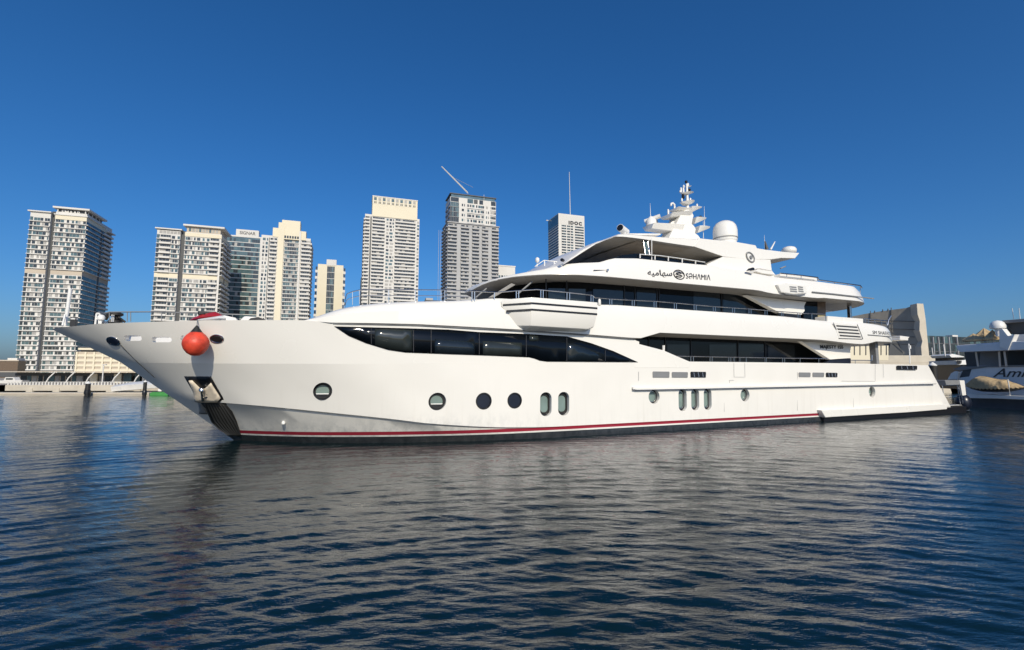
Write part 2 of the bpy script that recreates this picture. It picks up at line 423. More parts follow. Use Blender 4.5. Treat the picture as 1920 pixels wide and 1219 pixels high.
# hawse openings at the bow
def ell(cx, cy, a, b_, rot, n=22): return [(cx+a*math.cos(w)*math.cos(rot)-b_*math.sin(w)*math.sin(rot), cy+a*math.cos(w)*math.sin(rot)+b_*math.sin(w)*math.cos(rot)) for w in [2*math.pi*k/n for k in range(n)]]
for cx, cy, a, b_, rt, m in ((212.5,640,12.5,7,.35,NAVY),(406.5,635.5,12.5,7.2,.08,BLACK)):
    h = patch('hawse_hole', ell(cx, cy, a, b_, rt), m, yacht, [TT, TH], off=.006, grid=4)
    ps = [ray_hull([TT, TH], x, y) for x, y in ell(cx, cy, a, b_, rt, 24)]
    ps = [p[0]+Vector((0,-.015,0)) for p in ps if p]; b = MB(); b.tube(ps+[ps[0], ps[1]], .022, 6); b.build('rim', STEEL, h, smooth=50)
# anchor pocket with plate, anchor and ribbed chafing strip
pk = patch('anchor_pocket', [(346,705.5),(395.5,706),(408,728),(418,745),(425.5,758),(388,752),(374,752),(366,740),(357,724)], BLACK, yacht, [TH], off=.008, grid=8)
pl = patch('anchor_plate', [(356,712),(362,712),(379.5,729),(383,729.5),(397,716.5),(415.5,745),(409.5,753),(373,752),(367,751),(366,738)], PLATE, pk, [TH], off=.05, grid=6)
A0 = ray_hull([TH], 383, 731)[0]+Vector((-.05,-.14,0)); A1 = ray_hull([TH], 385, 751)[0]+Vector((-.05,-.12,0))
b = MB(); b.tube([A0, A1], .05, 8); b.lathe([(.03,-.08),(.09,-.04),(.09,.05),(.04,.09)], A0, 10)
b.tube([A0.lerp(A1,.35)+Vector((.14,0,0)), A0.lerp(A1,.6)+Vector((.17,-.02,0)), A0.lerp(A1,.75)+Vector((.06,-.03,0))], .03, 6)
b.build('anchor_shank', STEEL, pk, smooth=50)
cs = patch('chafing_strip', [(375,752),(410,753),(425,759.5),(436,772),(444,790),(449.5,806),(452,817),(432,817),(424,812),(411,802),(396,788),(386,765)], RUBBER, yacht, [TH], off=.012, grid=8)
for k in range(8):
    f = k/7; line = [(385+35*f, 756+2*f), (392+38*f, 773), (399+42*f*.98, 790-2*f), (411+36*f, 802), (428+23*f, 814)]
    ps = [ray_hull([TH], x, y) for x, y in line]; ps = [p[0]+p[1]*.03 if p[1].y < .3 else p[0]-p[1]*.03 for p in ps if p]
    if len(ps) > 2: b = MB(); b.tube(ps, .03, 6); b.build('rib', SLATE, cs, smooth=60)
wf = patch('stem_guard', [(371.5,752),(377,752),(386,768),(389,776),(374,775.5),(373.5,763)], GREY, yacht, [TH], off=.01, grid=5)
# small bow fittings, drain, seams
p = ray_hull([TH], 531.5, 793); b = MB(); b.lathe([(.02,-.05),(.06,-.04),(.07,.02),(.03,.07)], p[0]+Vector((0,-.05,0)), 10); b.build('drain_spigot', WHITE2, yacht, smooth=50)

# upper bulwark band (main deck house top and upper deck rail), full beam
tb = pchip([(7.85,4.1),(8.7,4.41),(10,4.58),(11.56,4.67),(16,4.72),(38.6,4.72),(39.8,4.45),(40.5,3.9),(41,3),(41.35,1.6),(41.5,.1)])
zb = lin([(7.85,4.235),(8.7,4.165),(10,4.185),(11.56,4.2),(15.4,4.15),(18,4.08),(20.7,3.985),(21.15,3.99),(22.2,4.26),(33,4.25),(35.6,4.11),(36.9,4.1),(37.6,4.29),(41.5,4.32)])
zt = pchip([(7.85,4.25),(8.35,4.45),(9.05,4.72),(10.05,4.92),(11.2,5.05),(13.2,5.2),(14.8,5.36),(19,5.36),(20.1,5.40),(30,5.40),(34.2,5.30),(36.9,5.34),(39.4,5.18),(40.2,4.85),(40.6,4.66),(41.5,4.55)])
ins = pchip([(7.85,.35),(9,.55),(11,.5),(14,.3),(17,.2),(41.5,.16)])
rings = []
for s in list(np.linspace(7.85, 12, 22))+list(np.linspace(12.4, 21.0, 20))+[21.15,21.6,22.2]+list(np.linspace(23,38.4,26))+list(np.linspace(38.8,41.5,18)):
    T, a, c, i_ = tb(s), zb(s), zt(s), ins(s); h = c-a; i_ = min(i_, T*.8)
    half = [(s,-.02*T,a),(s,-T+.02,a),(s,-T,a+.02*min(1,h)),(s,-T,a+h*.55),(s,-T+i_*.22,a+h*.80),(s,-T+i_*.55,a+h*.94),(s,-T+i_*.9,c-.004*h),(s,-T+i_*1.6,c),(s,-.02*T,c+.03*min(1,h))]
    rings.append(half+[mir(q) for q in reversed(half)])
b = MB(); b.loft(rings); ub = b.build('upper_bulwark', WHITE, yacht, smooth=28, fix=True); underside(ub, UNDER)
TU = tree(ub)
# grey tube drawn as the shadow line under the lip of that band
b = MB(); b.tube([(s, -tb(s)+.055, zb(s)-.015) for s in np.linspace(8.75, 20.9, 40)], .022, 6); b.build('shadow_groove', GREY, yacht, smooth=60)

# main deck: forward wrap window, its panes and mullions
WIN = [(627,612),(686,613.5),(760,615.5),(840,618),(898,622.7),(992,626.5),(1063,631),(1108,643.5),(1150,658.5),(1196,679.3),(1100,678.6),(1026,678.2),(1012,676.4),(1002,672.5),(992,670),(920,667),(840,664.2),(760,661),(728,656.3),(686,643.5),(654,630)]
mw = patch('main_deck_window', WIN, GLASS, yacht, [TT, TH], off=.012, grid=20, thick=.02)
for poly, m in (([(703,616.5),(773,618.5),(773,658.5),(735,655.5),(703,647)],CURT),([(815,636),(890,641),(890,665),(815,662.5)],PANE),([(905,639.5),(978,643),(978,667.5),(905,665.5)],CURT),([(1062,642),(1088,648),(1132,664),(1132,676),(1062,676)],PANE),([(992,629),(1008,630),(1010,640),(992,640)],CURT)):
    patch('window_pane', poly, m, mw, [TT, TH], off=.026, grid=16, thick=.006)
for x, y0, y1 in ((696,616,645),(775,619,659),(808,619,662),(898,625,665),(986,629,668),(1062,633,677),(1134,657,677)):
    ps = [ray_hull([TT, TH], x, y) for y in (y0, (y0+y1)/2, y1)]; b = MB(); b.tube([p[0]+Vector((0,-.03,0)) for p in ps if p], .014, 4); b.build('mullion', LETTER, mw)

# bridge wing with its two stripes
tA, tB = 4.70, 5.2
A, A2, A3, A4 = Y(940,562,tA), Y(940,574,tA), Y(970,611,4.72), Y(985,620.5,4.70)
B, B2, B3 = Y(997,557,tB), Y(997,582,tB), Y(996,611,tB-.06)
Cc, C2, C3, C4 = Y(1121,567,tB), Y(1120,590,tB), Y(1114,613,tB-.06), Y(1103,617.5,tB-.12)
E1 = Vector((C2[0]+.05, -4.6, Cc[2])); E2 = Vector((C2[0]+.05, -4.6, C2[2])); E3 = Vector((C3[0]-.1,-4.6,C4[2]-.1)); E4 = Y(1055,622,4.70)
b = MB()
for f in ((A,A2,A3,B3,B2,B),(B,B2,C2,Cc),(B2,B3,C4,C3,C2),(A3,A4,B3),(B3,A4,E4,C4),(A,B,Cc,E1),(Cc,C2,E2,E1),(C2,C3,E3,E2),(C3,C4,E4,E3)): b.face(f)
wing = b.build('bridge_wing', WHITE, yacht, fix=True, bevel=.03, smooth=40)
for rows in (((943,572.3),(997,568.6),(1120,578.2)),((949.5,583.6),(997,580.6),(1119.5,589.3))):
    f = (rows[0][0]-940)/57; q = [Y(*rows[0], tA+(tB-tA)*f), Y(*rows[1], tB), Y(*rows[2], tB)]
    b = MB()
    for p0, p1 in ((q[0], q[1]), (q[1], q[2])):
        nn = Vector((p1-p0).cross(Vector((0,0,1)))).normalized(); nn = nn if nn.y < 0 else -nn
        b.prism([p0+nn*.012+Vector((0,0,-.036)), p1+nn*.012+Vector((0,0,-.036)), p1+nn*.012+Vector((0,0,.036)), p0+nn*.012+Vector((0,0,.036))], -nn*.03)
    b.build('stripe', BLACK, wing)

# sun deck slab: brow over the bridge, sun deck bulwark, aft overhang
tbr = pchip([(15.0,.05),(15.1,.9),(15.3,1.6),(15.7,2.4),(16.3,3.2),(17.2,3.9),(18.5,4.3),(20,4.42),(36.6,4.42),(37.6,4.25),(38.4,3.9),(39.3,3.1),(40.0,1.9),(40.4,.1)])
zbr = lin([(15.0,6.34),(15.15,6.45),(15.4,6.53),(16,6.57),(22,6.61),(28.8,6.65),(29.3,6.6),(29.7,6.55),(33.4,6.53),(33.5,6.58),(40.4,6.6)])
ztr = lin([(15.0,6.39),(15.15,6.56),(15.75,6.68),(16.3,6.76),(17,6.87),(17.7,7.07),(18.6,7.2),(19.2,7.26),(19.56,7.31),(19.95,7.45),(20.3,7.55),(21.5,7.66),(24,7.7),(26,7.74),(28.8,7.62),(30.6,7.53),(33.7,7.56),(37.2,7.52),(37.8,7.36),(38.4,7.0),(39,6.9),(40.4,6.86)])
inr = pchip([(15,.02),(16,.12),(18,.25),(20,.3),(40.4,.25)])
cbr = lin([(15,0),(34,0),(37,.25),(40.4,.42)])
rings = []
for s in list(np.linspace(15.0, 16.4, 16))+list(np.linspace(16.6,21.5,26))+list(np.linspace(22,36.4,30))+list(np.linspace(36.7,40.4,24)):
    T, a, c, i_ = tbr(s), zbr(s), ztr(s), min(inr(s), tbr(s)*.6); h = c-a; q = min(T*.5, 1.6)
    c = max(c, a+.04); h = c-a; cb = min(cbr(s), h*.6)
    half = [(s,-.02,a+cb),(s,-(T-q),a+cb*.75),(s,-T+.03,a),(s,-T,a+.03),(s,-T+i_*.1,a+h*.4),(s,-T+i_*.55,a+h*.8),(s,-T+i_*.95,c-.012),(s,-T+i_+.08,c),(s,-.02,c+.05)]
    rings.append(half+[mir(p) for p in reversed(half)])
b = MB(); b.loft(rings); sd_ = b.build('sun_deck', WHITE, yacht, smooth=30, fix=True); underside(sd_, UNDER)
TS = tree(sd_)
# aft dark line and stern strip
q = [Y(x, y, 4.45) for x, y in ((1523,547.5),(1560,551),(1600,555.5),(1638,560))]
b = MB(); b.tube(q, .035, 6); b.build('rubbing_line', GREY, sd_, smooth=60)

# bridge deck house: wrap windscreen and side glass
bot = [(15.35,0),(15.42,.6),(15.7,1.3),(16.3,2.1),(17.2,2.7),(18.5,3.0),(20,3.05),(32.0,3.05)]
top = [(16.7,0),(16.75,.6),(17.0,1.25),(17.5,2.0),(18.2,2.6),(19.3,2.98),(20.5,3.05),(32.0,3.05)]
def wrap(k, z0=5.0, z1=6.66): return [(a[0]+(c[0]-a[0])*k, -(a[1]+(c[1]-a[1])*k), z0+(z1-z0)*k) for a, c in zip(bot, top)]
rings = [wrap(0)+[mir(p) for p in reversed(wrap(0))], wrap(1)+[mir(p) for p in reversed(wrap(1))]]
b = MB(); b.loft(rings); bh = b.build('bridge_deck_window', GLASS, yacht, smooth=35, fix=True)
for x0, x1, m in ((1028,1060,PANE),(1066,1098,CURT),(1112,1168,PANE),(1194,1230,PANE),(1300,1350,PANE),(1356,1398,PANE)):
    b = MB(); b.face([Y(x0,600,3.062),Y(x1,600,3.062),Y(x1,540+(x1-1000)*.02,3.062),Y(x0,540+(x0-1000)*.02,3.062)]); b.build('window_pane', m, bh)
for x in (1024,1063,1171,1191,1232,1236,1353):
    b = MB(); b.box((Y(x,560,3.07)[0], -3.07, 5.8), (.05,.03,1.7)); b.build('mullion', BLACK, bh)
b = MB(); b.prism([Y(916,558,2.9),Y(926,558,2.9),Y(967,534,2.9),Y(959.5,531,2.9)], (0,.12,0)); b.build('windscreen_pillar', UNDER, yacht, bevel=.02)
b = MB(); b.tube([Y(971,551,3.1),Y(997.5,528.5,3.1)], .035, 6); b.build('windscreen_pillar', GREY, yacht)
b = MB(); b.tube([Y(892,558,1.6),Y(912,541,1.4)], .035, 6); b.build('windscreen_pillar', GREY, yacht)
# white side panels aft of both glass bands
def plate(name, pts, t, thick, m, parent=yacht, bevel=.015, both=False):
    b = MB(); P3 = [Y(x, y, t) for x, y in pts]; b.prism(P3, (0, thick, 0))
    if both: b.prism([mir(p) for p in P3], (0, -thick, 0))
    return b.build(name, m, parent, bevel=bevel)
plate('side_panel', [(1399,553),(1512,566),(1508,574),(1509,583),(1503,590),(1462,586.5)], 3.6, .3, WHITE)
plate('dark_slot', [(1462,588),(1500,591.5),(1500,601),(1450,600)], 3.5, .2, BLACK)
plate('aft_glass', [(1507,562),(1533,564),(1533,610),(1507,608)], 3.2, .3, GLASS)
plate('aft_door', [(1533,562),(1548.5,564),(1548.5,612),(1533,610)], 3.1, .3, TWOOD)
plate('gold_ornament', [(1534,590),(1546.5,591),(1546.5,602),(1534,601)], 3.2, .05, mat('gold_cloth',(.50,.42,.22),.5,noise=.3))
plate('overhang_column', [(1592.5,560),(1596,560),(1599,612),(1595.5,612)], 3.3, .18, STEEL)
plate('deck_locker', [(1551.5,592.5),(1618.5,597.8),(1618.5,612),(1551.5,610)], 4.5, .7, WHITE)
# main deck: saloon glass behind the side deck, sloping bulwark wing, white panel with lettering
b = MB(); b.prism([(20.6,-2.9,2.7),(38.2,-2.9,2.7),(38.2,-2.9,4.3),(20.6,-2.9,4.3)], (0,5.8,0)); sg_ = b.build('saloon_window', GLASS, yacht)
for x0, x1 in ((1251,1292),(1330,1380),(1385,1432),(1440,1490)):
    b = MB(); b.face([Y(x0,690,2.915),Y(x1,690,2.915),Y(x1,646,2.915),Y(x0,646,2.915)]); b.build('window_pane', PANE, sg_)
for x in (1217,1248,1296,1384,1435):
    b = MB(); b.box((Y(x,660,2.92)[0], -2.92, 3.5), (.05,.03,1.5)); b.build('mullion', BLACK, sg_)
plate('bulwark_wing', [(1196.5,644.6),(1244,657),(1293.5,678.3),(1293,690),(1190,690),(1190,636)], 4.6, .2, WHITE)
plate('side_panel', [(1502,640),(1597,642),(1594.5,658),(1595,671.5),(1556.5,674.2)], 4.0, .25, WHITE)
plate('dark_slot', [(1556,674),(1595.5,672),(1595.5,684),(1545,684)], 3.9, .2, NAVY)
cb = plate('cockpit_screen', [(1594,650),(1666,648),(1666,676),(1594,676)], -4.2, .1, CREAM)
for xx in (1601,1611.5,1622.5,1633,1651,1661):
    plate('mullion', [(xx,648),(xx+2,648),(xx+2,666),(xx,666)], -4.19, .03, SLATE, cb, bevel=0)
plate('cockpit_column', [(1640.5,637),(1646,637),(1649.5,690),(1645,690)], 4.2, .35, GREY)
# bulwark tip piece at the aft edge of the main deck glass
# soffit text, louvres, seams, slots and rub rail
TX = R(90)
def ship_text(s, name, x0, x1, ybot, ytop, t, m, parent=yacht, **k):
    p0 = Y(x0, ybot[0], t); p1 = Y(x1, ybot[1], t); hgt = Y(x0, ytop, t)[2]-p0[2]
    ang = math.atan2(p1[2]-p0[2], p1[0]-p0[0])
    o = text(s, name, m, parent, (p0[0], -t-.012, p0[2]), w=math.hypot(p1[0]-p0[0], p1[2]-p0[2]), h=hgt, rot=(TX, -ang, 0), **k)
    return o
ship_text('MAJESTY 155', 'lettering', 1538, 1581, (655.5,656), 647, 4.01, BLACK, bold=.02)
def fit_text(s, name, xy0, xy1, ytop, trees, m, **k):
    a, c, u = [ray_hull(trees, *q)[0] for q in (xy0, xy1, (xy0[0], ytop))]
    yaw = math.atan2(c.y-a.y, c.x-a.x); n = Vector((math.sin(yaw), -math.cos(yaw), 0))
    o = text(s, name, m, yacht, a+n*.025, w=(c-a).length, h=u.z-a.z, **k)
    o.rotation_euler = (Matrix.Rotation(yaw, 3, 'Z') @ Matrix.Rotation(-math.atan2(c.z-a.z, (c-a).xy.length), 3, 'Y') @ Matrix.Rotation(R(90), 3, 'X')).to_euler(); return o
fit_text('SM SHAFATOU', 'lettering', (1636,626.5), (1671,629.5), 620, [TU], LETTER, extrude=0)
lt = bpy.context.view_layer; lt.update(); lt = bpy.data.objects['lettering.001']; mb_ = lt.matrix_basis.copy()
for v in lt.data.vertices:
    w_ = mb_ @ v.co; h = TU.ray_cast(Vector((w_.x, -8, w_.z)), Vector((0, 1, 0)))
    v.co = Vector((w_.x, (h[0].y if h[0] else w_.y)-.015, w_.z))
lt.matrix_basis = Matrix.Identity(4)
q = [Y(x, y, 4.73) for x, y in ((1627,628),(1660,630.5),(1686,632.5))]; b = MB(); b.tube(q, .03, 6); b.build('rubbing_line', GREY, yacht)
# ship's name on the sun deck side: arabic word, emblem, latin word
tn = 4.40
nm = ship_text('\uFEEA\uFEF4\uFEE3\uFE8E\uFEEC\uFEB3', 'name_lettering', 1214.5, 1260.5, (519.5,521), 505, tn, LETTER, bold=.012)
ship_text('S\u018FH\u039BMI\u039B', 'name_lettering', 1286, 1331.5, (522.5,526), 511.5, tn, LETTER, bold=-.004, shear=.1)
c0 = Y(1273,515.2,tn); b = MB()
rx, rz_ = (Y(1282.5,515.5,tn)[0]-Y(1263,515,tn)[0])/2, (Y(1273,507,tn)[2]-Y(1273,523.5,tn)[2])/2
ring = [(c0[0]+rx*math.cos(a), -tn-.012, c0[2]+rz_*math.sin(a)-.1*rz_*math.cos(a)) for a in [2*math.pi*k/40 for k in range(41)]]
b.tube(ring, .026, 6); 
sc = [(.55,.42),(.1,.5),(-.45,.38),(-.62,.15),(-.2,.0),(.3,-.08),(.62,-.25),(.35,-.5),(-.2,-.5),(-.6,-.38)]
b.tube([(c0[0]+rx*x, -tn-.012, c0[2]+rz_*z) for x, z in sc], .026, 6)
b.build('emblem', LETTER, yacht, smooth=60)
# louvre panel on the aft upper bulwark
lv = plate('louvre_panel', [(1563,605.5),(1607.5,608.8),(1617,636.5),(1573.5,634.5)], 4.735, .03, WHITE, bevel=.01)
for k in range(4):
    y = 611+6.0*k; dx = 2.1*k
    plate('slat', [(1568+dx,y-1.4),(1607+dx,y+1.3),(1608+dx,y+4.0),(1569+dx,y+1.4)], 4.75, .03, SLATE, lv, bevel=0)
for a, c in (((1562.5,605),(1568.5,618)),((1607.5,608.5),(1618,635.5)),((1573,634.3),(1617.5,635.8))):
    b = MB(); b.tube([Y(*a,4.75), Y(*c,4.75)], .018, 5); b.build('edge_trim', GREY, lv)
# vent pod on the sun deck side aft
vp = plate('vent_pod', [(1458,533.5),(1478,530.5),(1512,535),(1513,550.5),(1488,552),(1465,548.5)], 4.55, .3, WHITE, bevel=.05)
plate('pod_underside', [(1463,546.5),(1513,551),(1497,554),(1475,552)], 4.53, .25, GREY, vp, bevel=0)
for k in range(3):
    for x0, x1 in ((1480.5,1493.5),(1496,1505.5)):
        plate('slat', [(x0+k*.7,536.5+k*4),(x1+k*.7,537.8+k*4),(x1+k*.7,540.3+k*4),(x0+k*.7,539+k*4)], 4.562, .03, GREY, vp, bevel=0)
# horn light on the brow side
b = MB(); p = Y(1137,507,4.36); b.tube([p+Vector((0,0,0)), p+Vector((.0,-.12,0))], .05, 8); b.tube([Y(1113,506.7,4.38), p], .018, 5); b.build('side_light', STEEL, yacht, smooth=50)
b = MB(); p = Y(1056,488.5,4.2); b.tube([p, p+Vector((-.12,-.08,0))], .07, 10); b.build('deck_speaker', BLACK, yacht, smooth=50)
# freeing port slots in the main bulwark
for x0, x1, y0, y1, m in ((1224,1255.5,696.5,708,GREY),(1260,1290,697.5,708,GREY),(1295,1324,697,708,BLACK),(1498,1520,698.3,707,GREY),(1524,1545.5,698.5,707,GREY),(1549,1570.5,698.8,707.3,BLACK),(1682,1720,685.5,693.5,BLACK)):
    o = plate('fairlead_slot', [(x0+1,y0),(x1-1,y0+.3),(x1,y0+2),(x1-.5,y1),(x0+.5,y1-.3),(x0,y0+2)], 4.612, .03, m, bevel=0)
    if m == BLACK:
        for k in range(3):
            xx = x0+(x1-x0)*(.2+.28*k); b = MB(); b.tube([Y(xx,y0+1,4.62), Y(xx+1.5,y1-1,4.62)], .03, 5); b.build('roller', STEEL, o)
a = [Y(x, y, 4.60) for x, y in ((1185,728),(1192,729),(1300,727.2),(1475,723.8),(1640,720.6),(1752,718.2))]
b = MB(); b.prism([p+Vector((0,.05,.05)) for p in a]+[p+Vector((0,.05,-.05)) for p in reversed(a)], (0,-.14,0)); b.build('rub_rail', WHITE, yacht, bevel=.015)
b = MB(); b.tube([p+Vector((0,-.09,-.055)) for p in a], .014, 5); b.build('rub_rail_strip', STEEL, yacht)
for pts in (((1197.5,697),(1197.5,714)),((1376,681),(1376.5,707),(1397,707),(1396.5,681)),((1368,722),(1368,713),(1376,713)),((1495.5,698),(1495,723)),((1357.5,733),(1358,772)),((1495,727),(1495,770)),((1578,714.5),(1641,715),(1641.5,683)),((1656,683),(1657,708)),((1600,745),(1600,764))):
    b = MB(); b.tube([Y(x, y, 4.61 if y < 722 else 4.545) for x, y in pts], .006, 4); b.build('panel_seam', GREY, yacht)
# stern ledge, transom corner and bathing platform
a = [(1540,769.3),(1600,766.3),(1700,761.3),(1776,757.6),(1776,767.5),(1700,773.5),(1570,781.5),(1548,783)]
plate('stern_ledge', a, 4.78, .5, WHITE, bevel=.03)
plate('boot_strip', [(1545,777),(1570,776.8),(1700,769),(1812,762.5),(1812,780),(1545,796)], 4.64, .3, BLACK, bevel=0)
b = MB(); s0 = Y(1770,760,4.5)[0]; b.box((s0+1.05,0,.36),(2.4,8.9,.24)); bp_ = b.build('bathing_platform', WHITE, yacht, bevel=.04)
b = MB(); b.box((s0+1.2,0,.485),(2.0,8.6,.02)); b.build('deck_mat', GREY, bp_)
b = MB(); b.box((s0+1.25,-4.47,.38),(1.9,.06,.16)); b.build('fender_strip', RUBBER, bp_)
b = MB()
for x in (1771,1801,1806): b.tube([Y(x,757,4.3), Y(x-4 if x < 1790 else x-6,723 if x < 1790 else 722,4.3)], .025, 5)
for y in (741,746): b.tube([Y(1768,y,4.3), Y(1800,y,4.3)], .02, 5)
b.tube([Y(1766,723,4.3),Y(1800,722,4.3)], .03, 5); b.build('boarding_rail', STEEL, yacht, smooth=50)
plate('platform_cabinet', [(1772,713),(1799,713),(1799.5,722),(1775,723)], 4.2, 1.5, GREY, bevel=.03)
plate('gate_panel', [(1799.5,713),(1808.5,713.5),(1812,741),(1805,742)], 4.25, .12, WHITE, bevel=.02)
# ------------------------------------------------------------------ hardtop, arch, mast, rails
te = pchip([(17.75,4.12),(18.6,4.0),(19.6,3.75),(20.6,3.58),(21.4,3.5),(28.6,3.5)])
tz = lin([(17.75,7.10),(18.75,7.83),(19.75,8.36),(20.5,8.64),(21.1,8.93),(21.5,8.99),(22.9,9.03),(25.9,9.24),(28.6,9.34)])
lz = lin([(17.75,7.02),(18.75,7.66),(19.6,8.18),(20.4,8.54),(20.75,8.70),(21.3,8.77),(22.2,8.79),(24.1,8.77),(26.4,8.76),(28.6,8.75)])
rings = []
for s in list(np.linspace(17.75, 22, 24))+list(np.linspace(22.6, 28.6, 10)):
    T, a, c = te(s), lz(s), tz(s)
    half = [(s,-.02,a+.12),(s,-T+.9,a+.06),(s,-T+.05,a),(s,-T,a+.03),(s,-T+.02,c-.05),(s,-T+.12,c),(s,-.02,c+.12)]
    rings.append(half+[mir(p) for p in reversed(half)])
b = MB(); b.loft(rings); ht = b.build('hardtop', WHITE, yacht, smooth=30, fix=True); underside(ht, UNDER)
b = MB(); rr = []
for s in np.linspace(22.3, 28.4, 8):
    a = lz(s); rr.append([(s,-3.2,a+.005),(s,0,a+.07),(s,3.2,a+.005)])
b.loft(rr, closed=False, caps=False); b.build('ceiling_shade', TAN, ht, smooth=60)  # added sheet carrying the painted shade under the hardtop
TH_ = 3.52
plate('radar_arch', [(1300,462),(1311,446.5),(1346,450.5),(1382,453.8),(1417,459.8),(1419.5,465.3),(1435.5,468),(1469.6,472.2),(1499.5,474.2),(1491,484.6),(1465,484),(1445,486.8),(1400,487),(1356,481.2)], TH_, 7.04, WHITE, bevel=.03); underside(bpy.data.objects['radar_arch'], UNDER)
AL = [Y(x, y, TH_+.003) for x, y in ((1356,481.2),(1400,486),(1445,486.8),(1447.5,507),(1458,520),(1410,516),(1322,502),(1322,497))]
for sg in (1, -1):
    b = MB(); b.prism([(p[0], p[1]*sg, p[2]) for p in AL], (0, .5*sg, 0)); b.build('arch_leg', WHITE, yacht, bevel=.03)
# oval arch port and scoop
ctr = Y(1406.5,482.5,TH_+.01); b = MB()
rg = [(ctr[0]+.27*math.cos(a)+.09*math.sin(a)*-1, ctr[1]-.01, ctr[2]+.25*math.sin(a)) for a in [2*math.pi*k/24 for k in range(25)]]
b.tube(rg, .045, 6); o = b.build('arch_port', GREY, yacht, smooth=50)
b = MB(); b.face([(ctr[0]+(p[0]-ctr[0])*.9, ctr[1]-.006, ctr[2]+(p[2]-ctr[2])*.9) for p in rg[:-1]]); b.build('pane', WHITE2, o)
b = MB(); b.lathe([(.02,-.03),(.1,-.03),(.1,.03),(.02,.03)], (0,0,0), 12); q = b.build('boss', GREY, o); q.location = ctr+Vector((.03,-.03,0)); q.rotation_euler = (R(90),0,0)
plate('scoop', [(1400,508),(1404,503.5),(1411,501.5),(1414.5,502),(1414.8,506.5)], 4.36, .04, BLACK, bevel=0)
plate('scoop_lip', [(1400,509.5),(1415,507),(1414,509),(1411,513.5)], 4.36, .06, SOFFIT, bevel=0)
plate('sun_pad_base', [(1417,509),(1424,502),(1447,506),(1450,512),(1455,516),(1430,513)], 4.0, 1.5, WHITE, bevel=.03)
plate('sun_pad', [(1423.5,502),(1446.5,506.5),(1447.5,508.5),(1421,504.5)], 4.02, 1.5, SOFFIT, bevel=.03)
plate('deck_box', [(1463.5,513.2),(1531,521),(1534,527),(1463.5,520)], 3.9, 1.2, WHITE, bevel=.03)
# struts between the sun deck bulwark and the hardtop
for x0, x1 in ((1210.5,1205.5),(1218.5,1213.5)):
    b = MB(); b.tube([Y(x0,483,3.5), Y(x1,447,3.35)], .05, 8); b.build('hardtop_strut', STEEL, yacht, smooth=50)
b = MB(); b.face([Y(1210.5,483,3.5),Y(1218.5,484,3.5),Y(1213.5,448,3.35),Y(1205.5,447,3.35)]); b.build('wind_screen', WG2, yacht)
b = MB(); b.tube([Y(1222,489,4.1), Y(1222,478,3.9), Y(1222,446,3.6)], .02, 5); b.build('whip_aerial', WHITE2, yacht)
wst = lin([(17,.0)])
plate('sun_deck_windscreen', [(1140,486.5),(1165,479),(1190,475.5),(1200,476),(1322,495),(1327,497),(1240,490),(1200,486),(1157,485.5)], 3.95, .05, GLASS, bevel=0)

def rail(name, pts, t, r=.024, parent=yacht, stan=(), dz=0, sr=.018, mt=None, mids=()):
    mt = mt or STEEL
    b = MB(); b.tube([Y(x, y, t) for x, y in pts], r, 6); o = b.build(name, mt, parent, smooth=60)
    xs = [p[0] for p in pts]; ys = [p[1] for p in pts]
    for x, yb in stan:
        b = MB(); b.tube([Y(x, float(np.interp(x, xs, ys)), t), Y(x, yb, t)], sr, 5); b.build('stanchion', mt, o, smooth=60)
    for dy in mids:
        b = MB(); b.tube([Y(x, y+dy, t) for x, y in pts], r*.7, 5); b.build('mid_rail', mt, o, smooth=60)
    return o
top = [(881,545.5),(930,548.3),(971,545.2),(1006,542.8),(1065,548.5),(1108,553.2),(1112,554),(1115.5,558),(1160,561.5),(1229,564.8),(1266,568),(1337,574.5),(1406,579.3),(1465,584.5),(1505,587.5),(1548,589)]
bot_ = lin([(881,567),(940,562),(997,557),(1120,567),(1123,572.5),(1160,572.5),(1240,578),(1458,594),(1560,603)])
st = [(x, bot_(x)) for x in (885,890,927,968,972.5,1014,1018.5,1063,1068,1108,1112,1143,1147,1185,1189,1226,1230,1264,1268,1301,1305,1337,1341,1373,1377,1404,1408,1434,1438,1465,1468,1496,1500,1522,1548)]
rail('bridge_deck_rail', top, 4.56, stan=st)
rail('side_deck_rail', [(1270,667.5),(1300,668.2),(1420,670.5),(1551,672.6)], 4.52, stan=[(x, 681) for x in (1295,1300,1331,1335,1366,1370,1376,1387,1399,1434,1437,1467,1471,1500,1535)])
rail('foredeck_rail', [(646,573),(648,558),(651,551),(661,547),(674,544),(700,543.2),(834,543.8),(880,546)], 3.7, r=.02, stan=[(661,572),(674,570.5),(729,569),(779,567.5),(827,566.5),(834,566.5)], sr=.014, mids=(11,))
rail('bow_rail', [(196,587.5),(205,585.2),(290,584.8),(370,587.5),(455,590)], 1.35, r=.022, stan=[(205,604),(238.5,603),(245,603),(303,602),(366,601),(372,601),(436,600)], sr=.014, mt=GREY)
rail('sun_deck_rail', [(1199,477),(1237,479.5),(1280,485.5),(1322,492)], 4.05, stan=[(1200,484),(1228,487),(1253,489.5),(1279,493),(1304,495)], sr=.03, mt=WHITE2)
rail('brow_rail', [(1003,500),(1020,488.3),(1040,490.5),(1060,493)], 2.6, stan=[(1021,499),(1039,497)], mt=WHITE2, sr=.03)
rail('aft_sun_rail', [(1463,512.5),(1500,516.3),(1533,520.5),(1535,525),(1575,530.5),(1613,535.5),(1616,540)], 4.1, r=.035, stan=[(1475,520),(1502,523),(1533,527),(1565,549),(1590,551),(1613,554)], mt=STEEL, sr=.02)
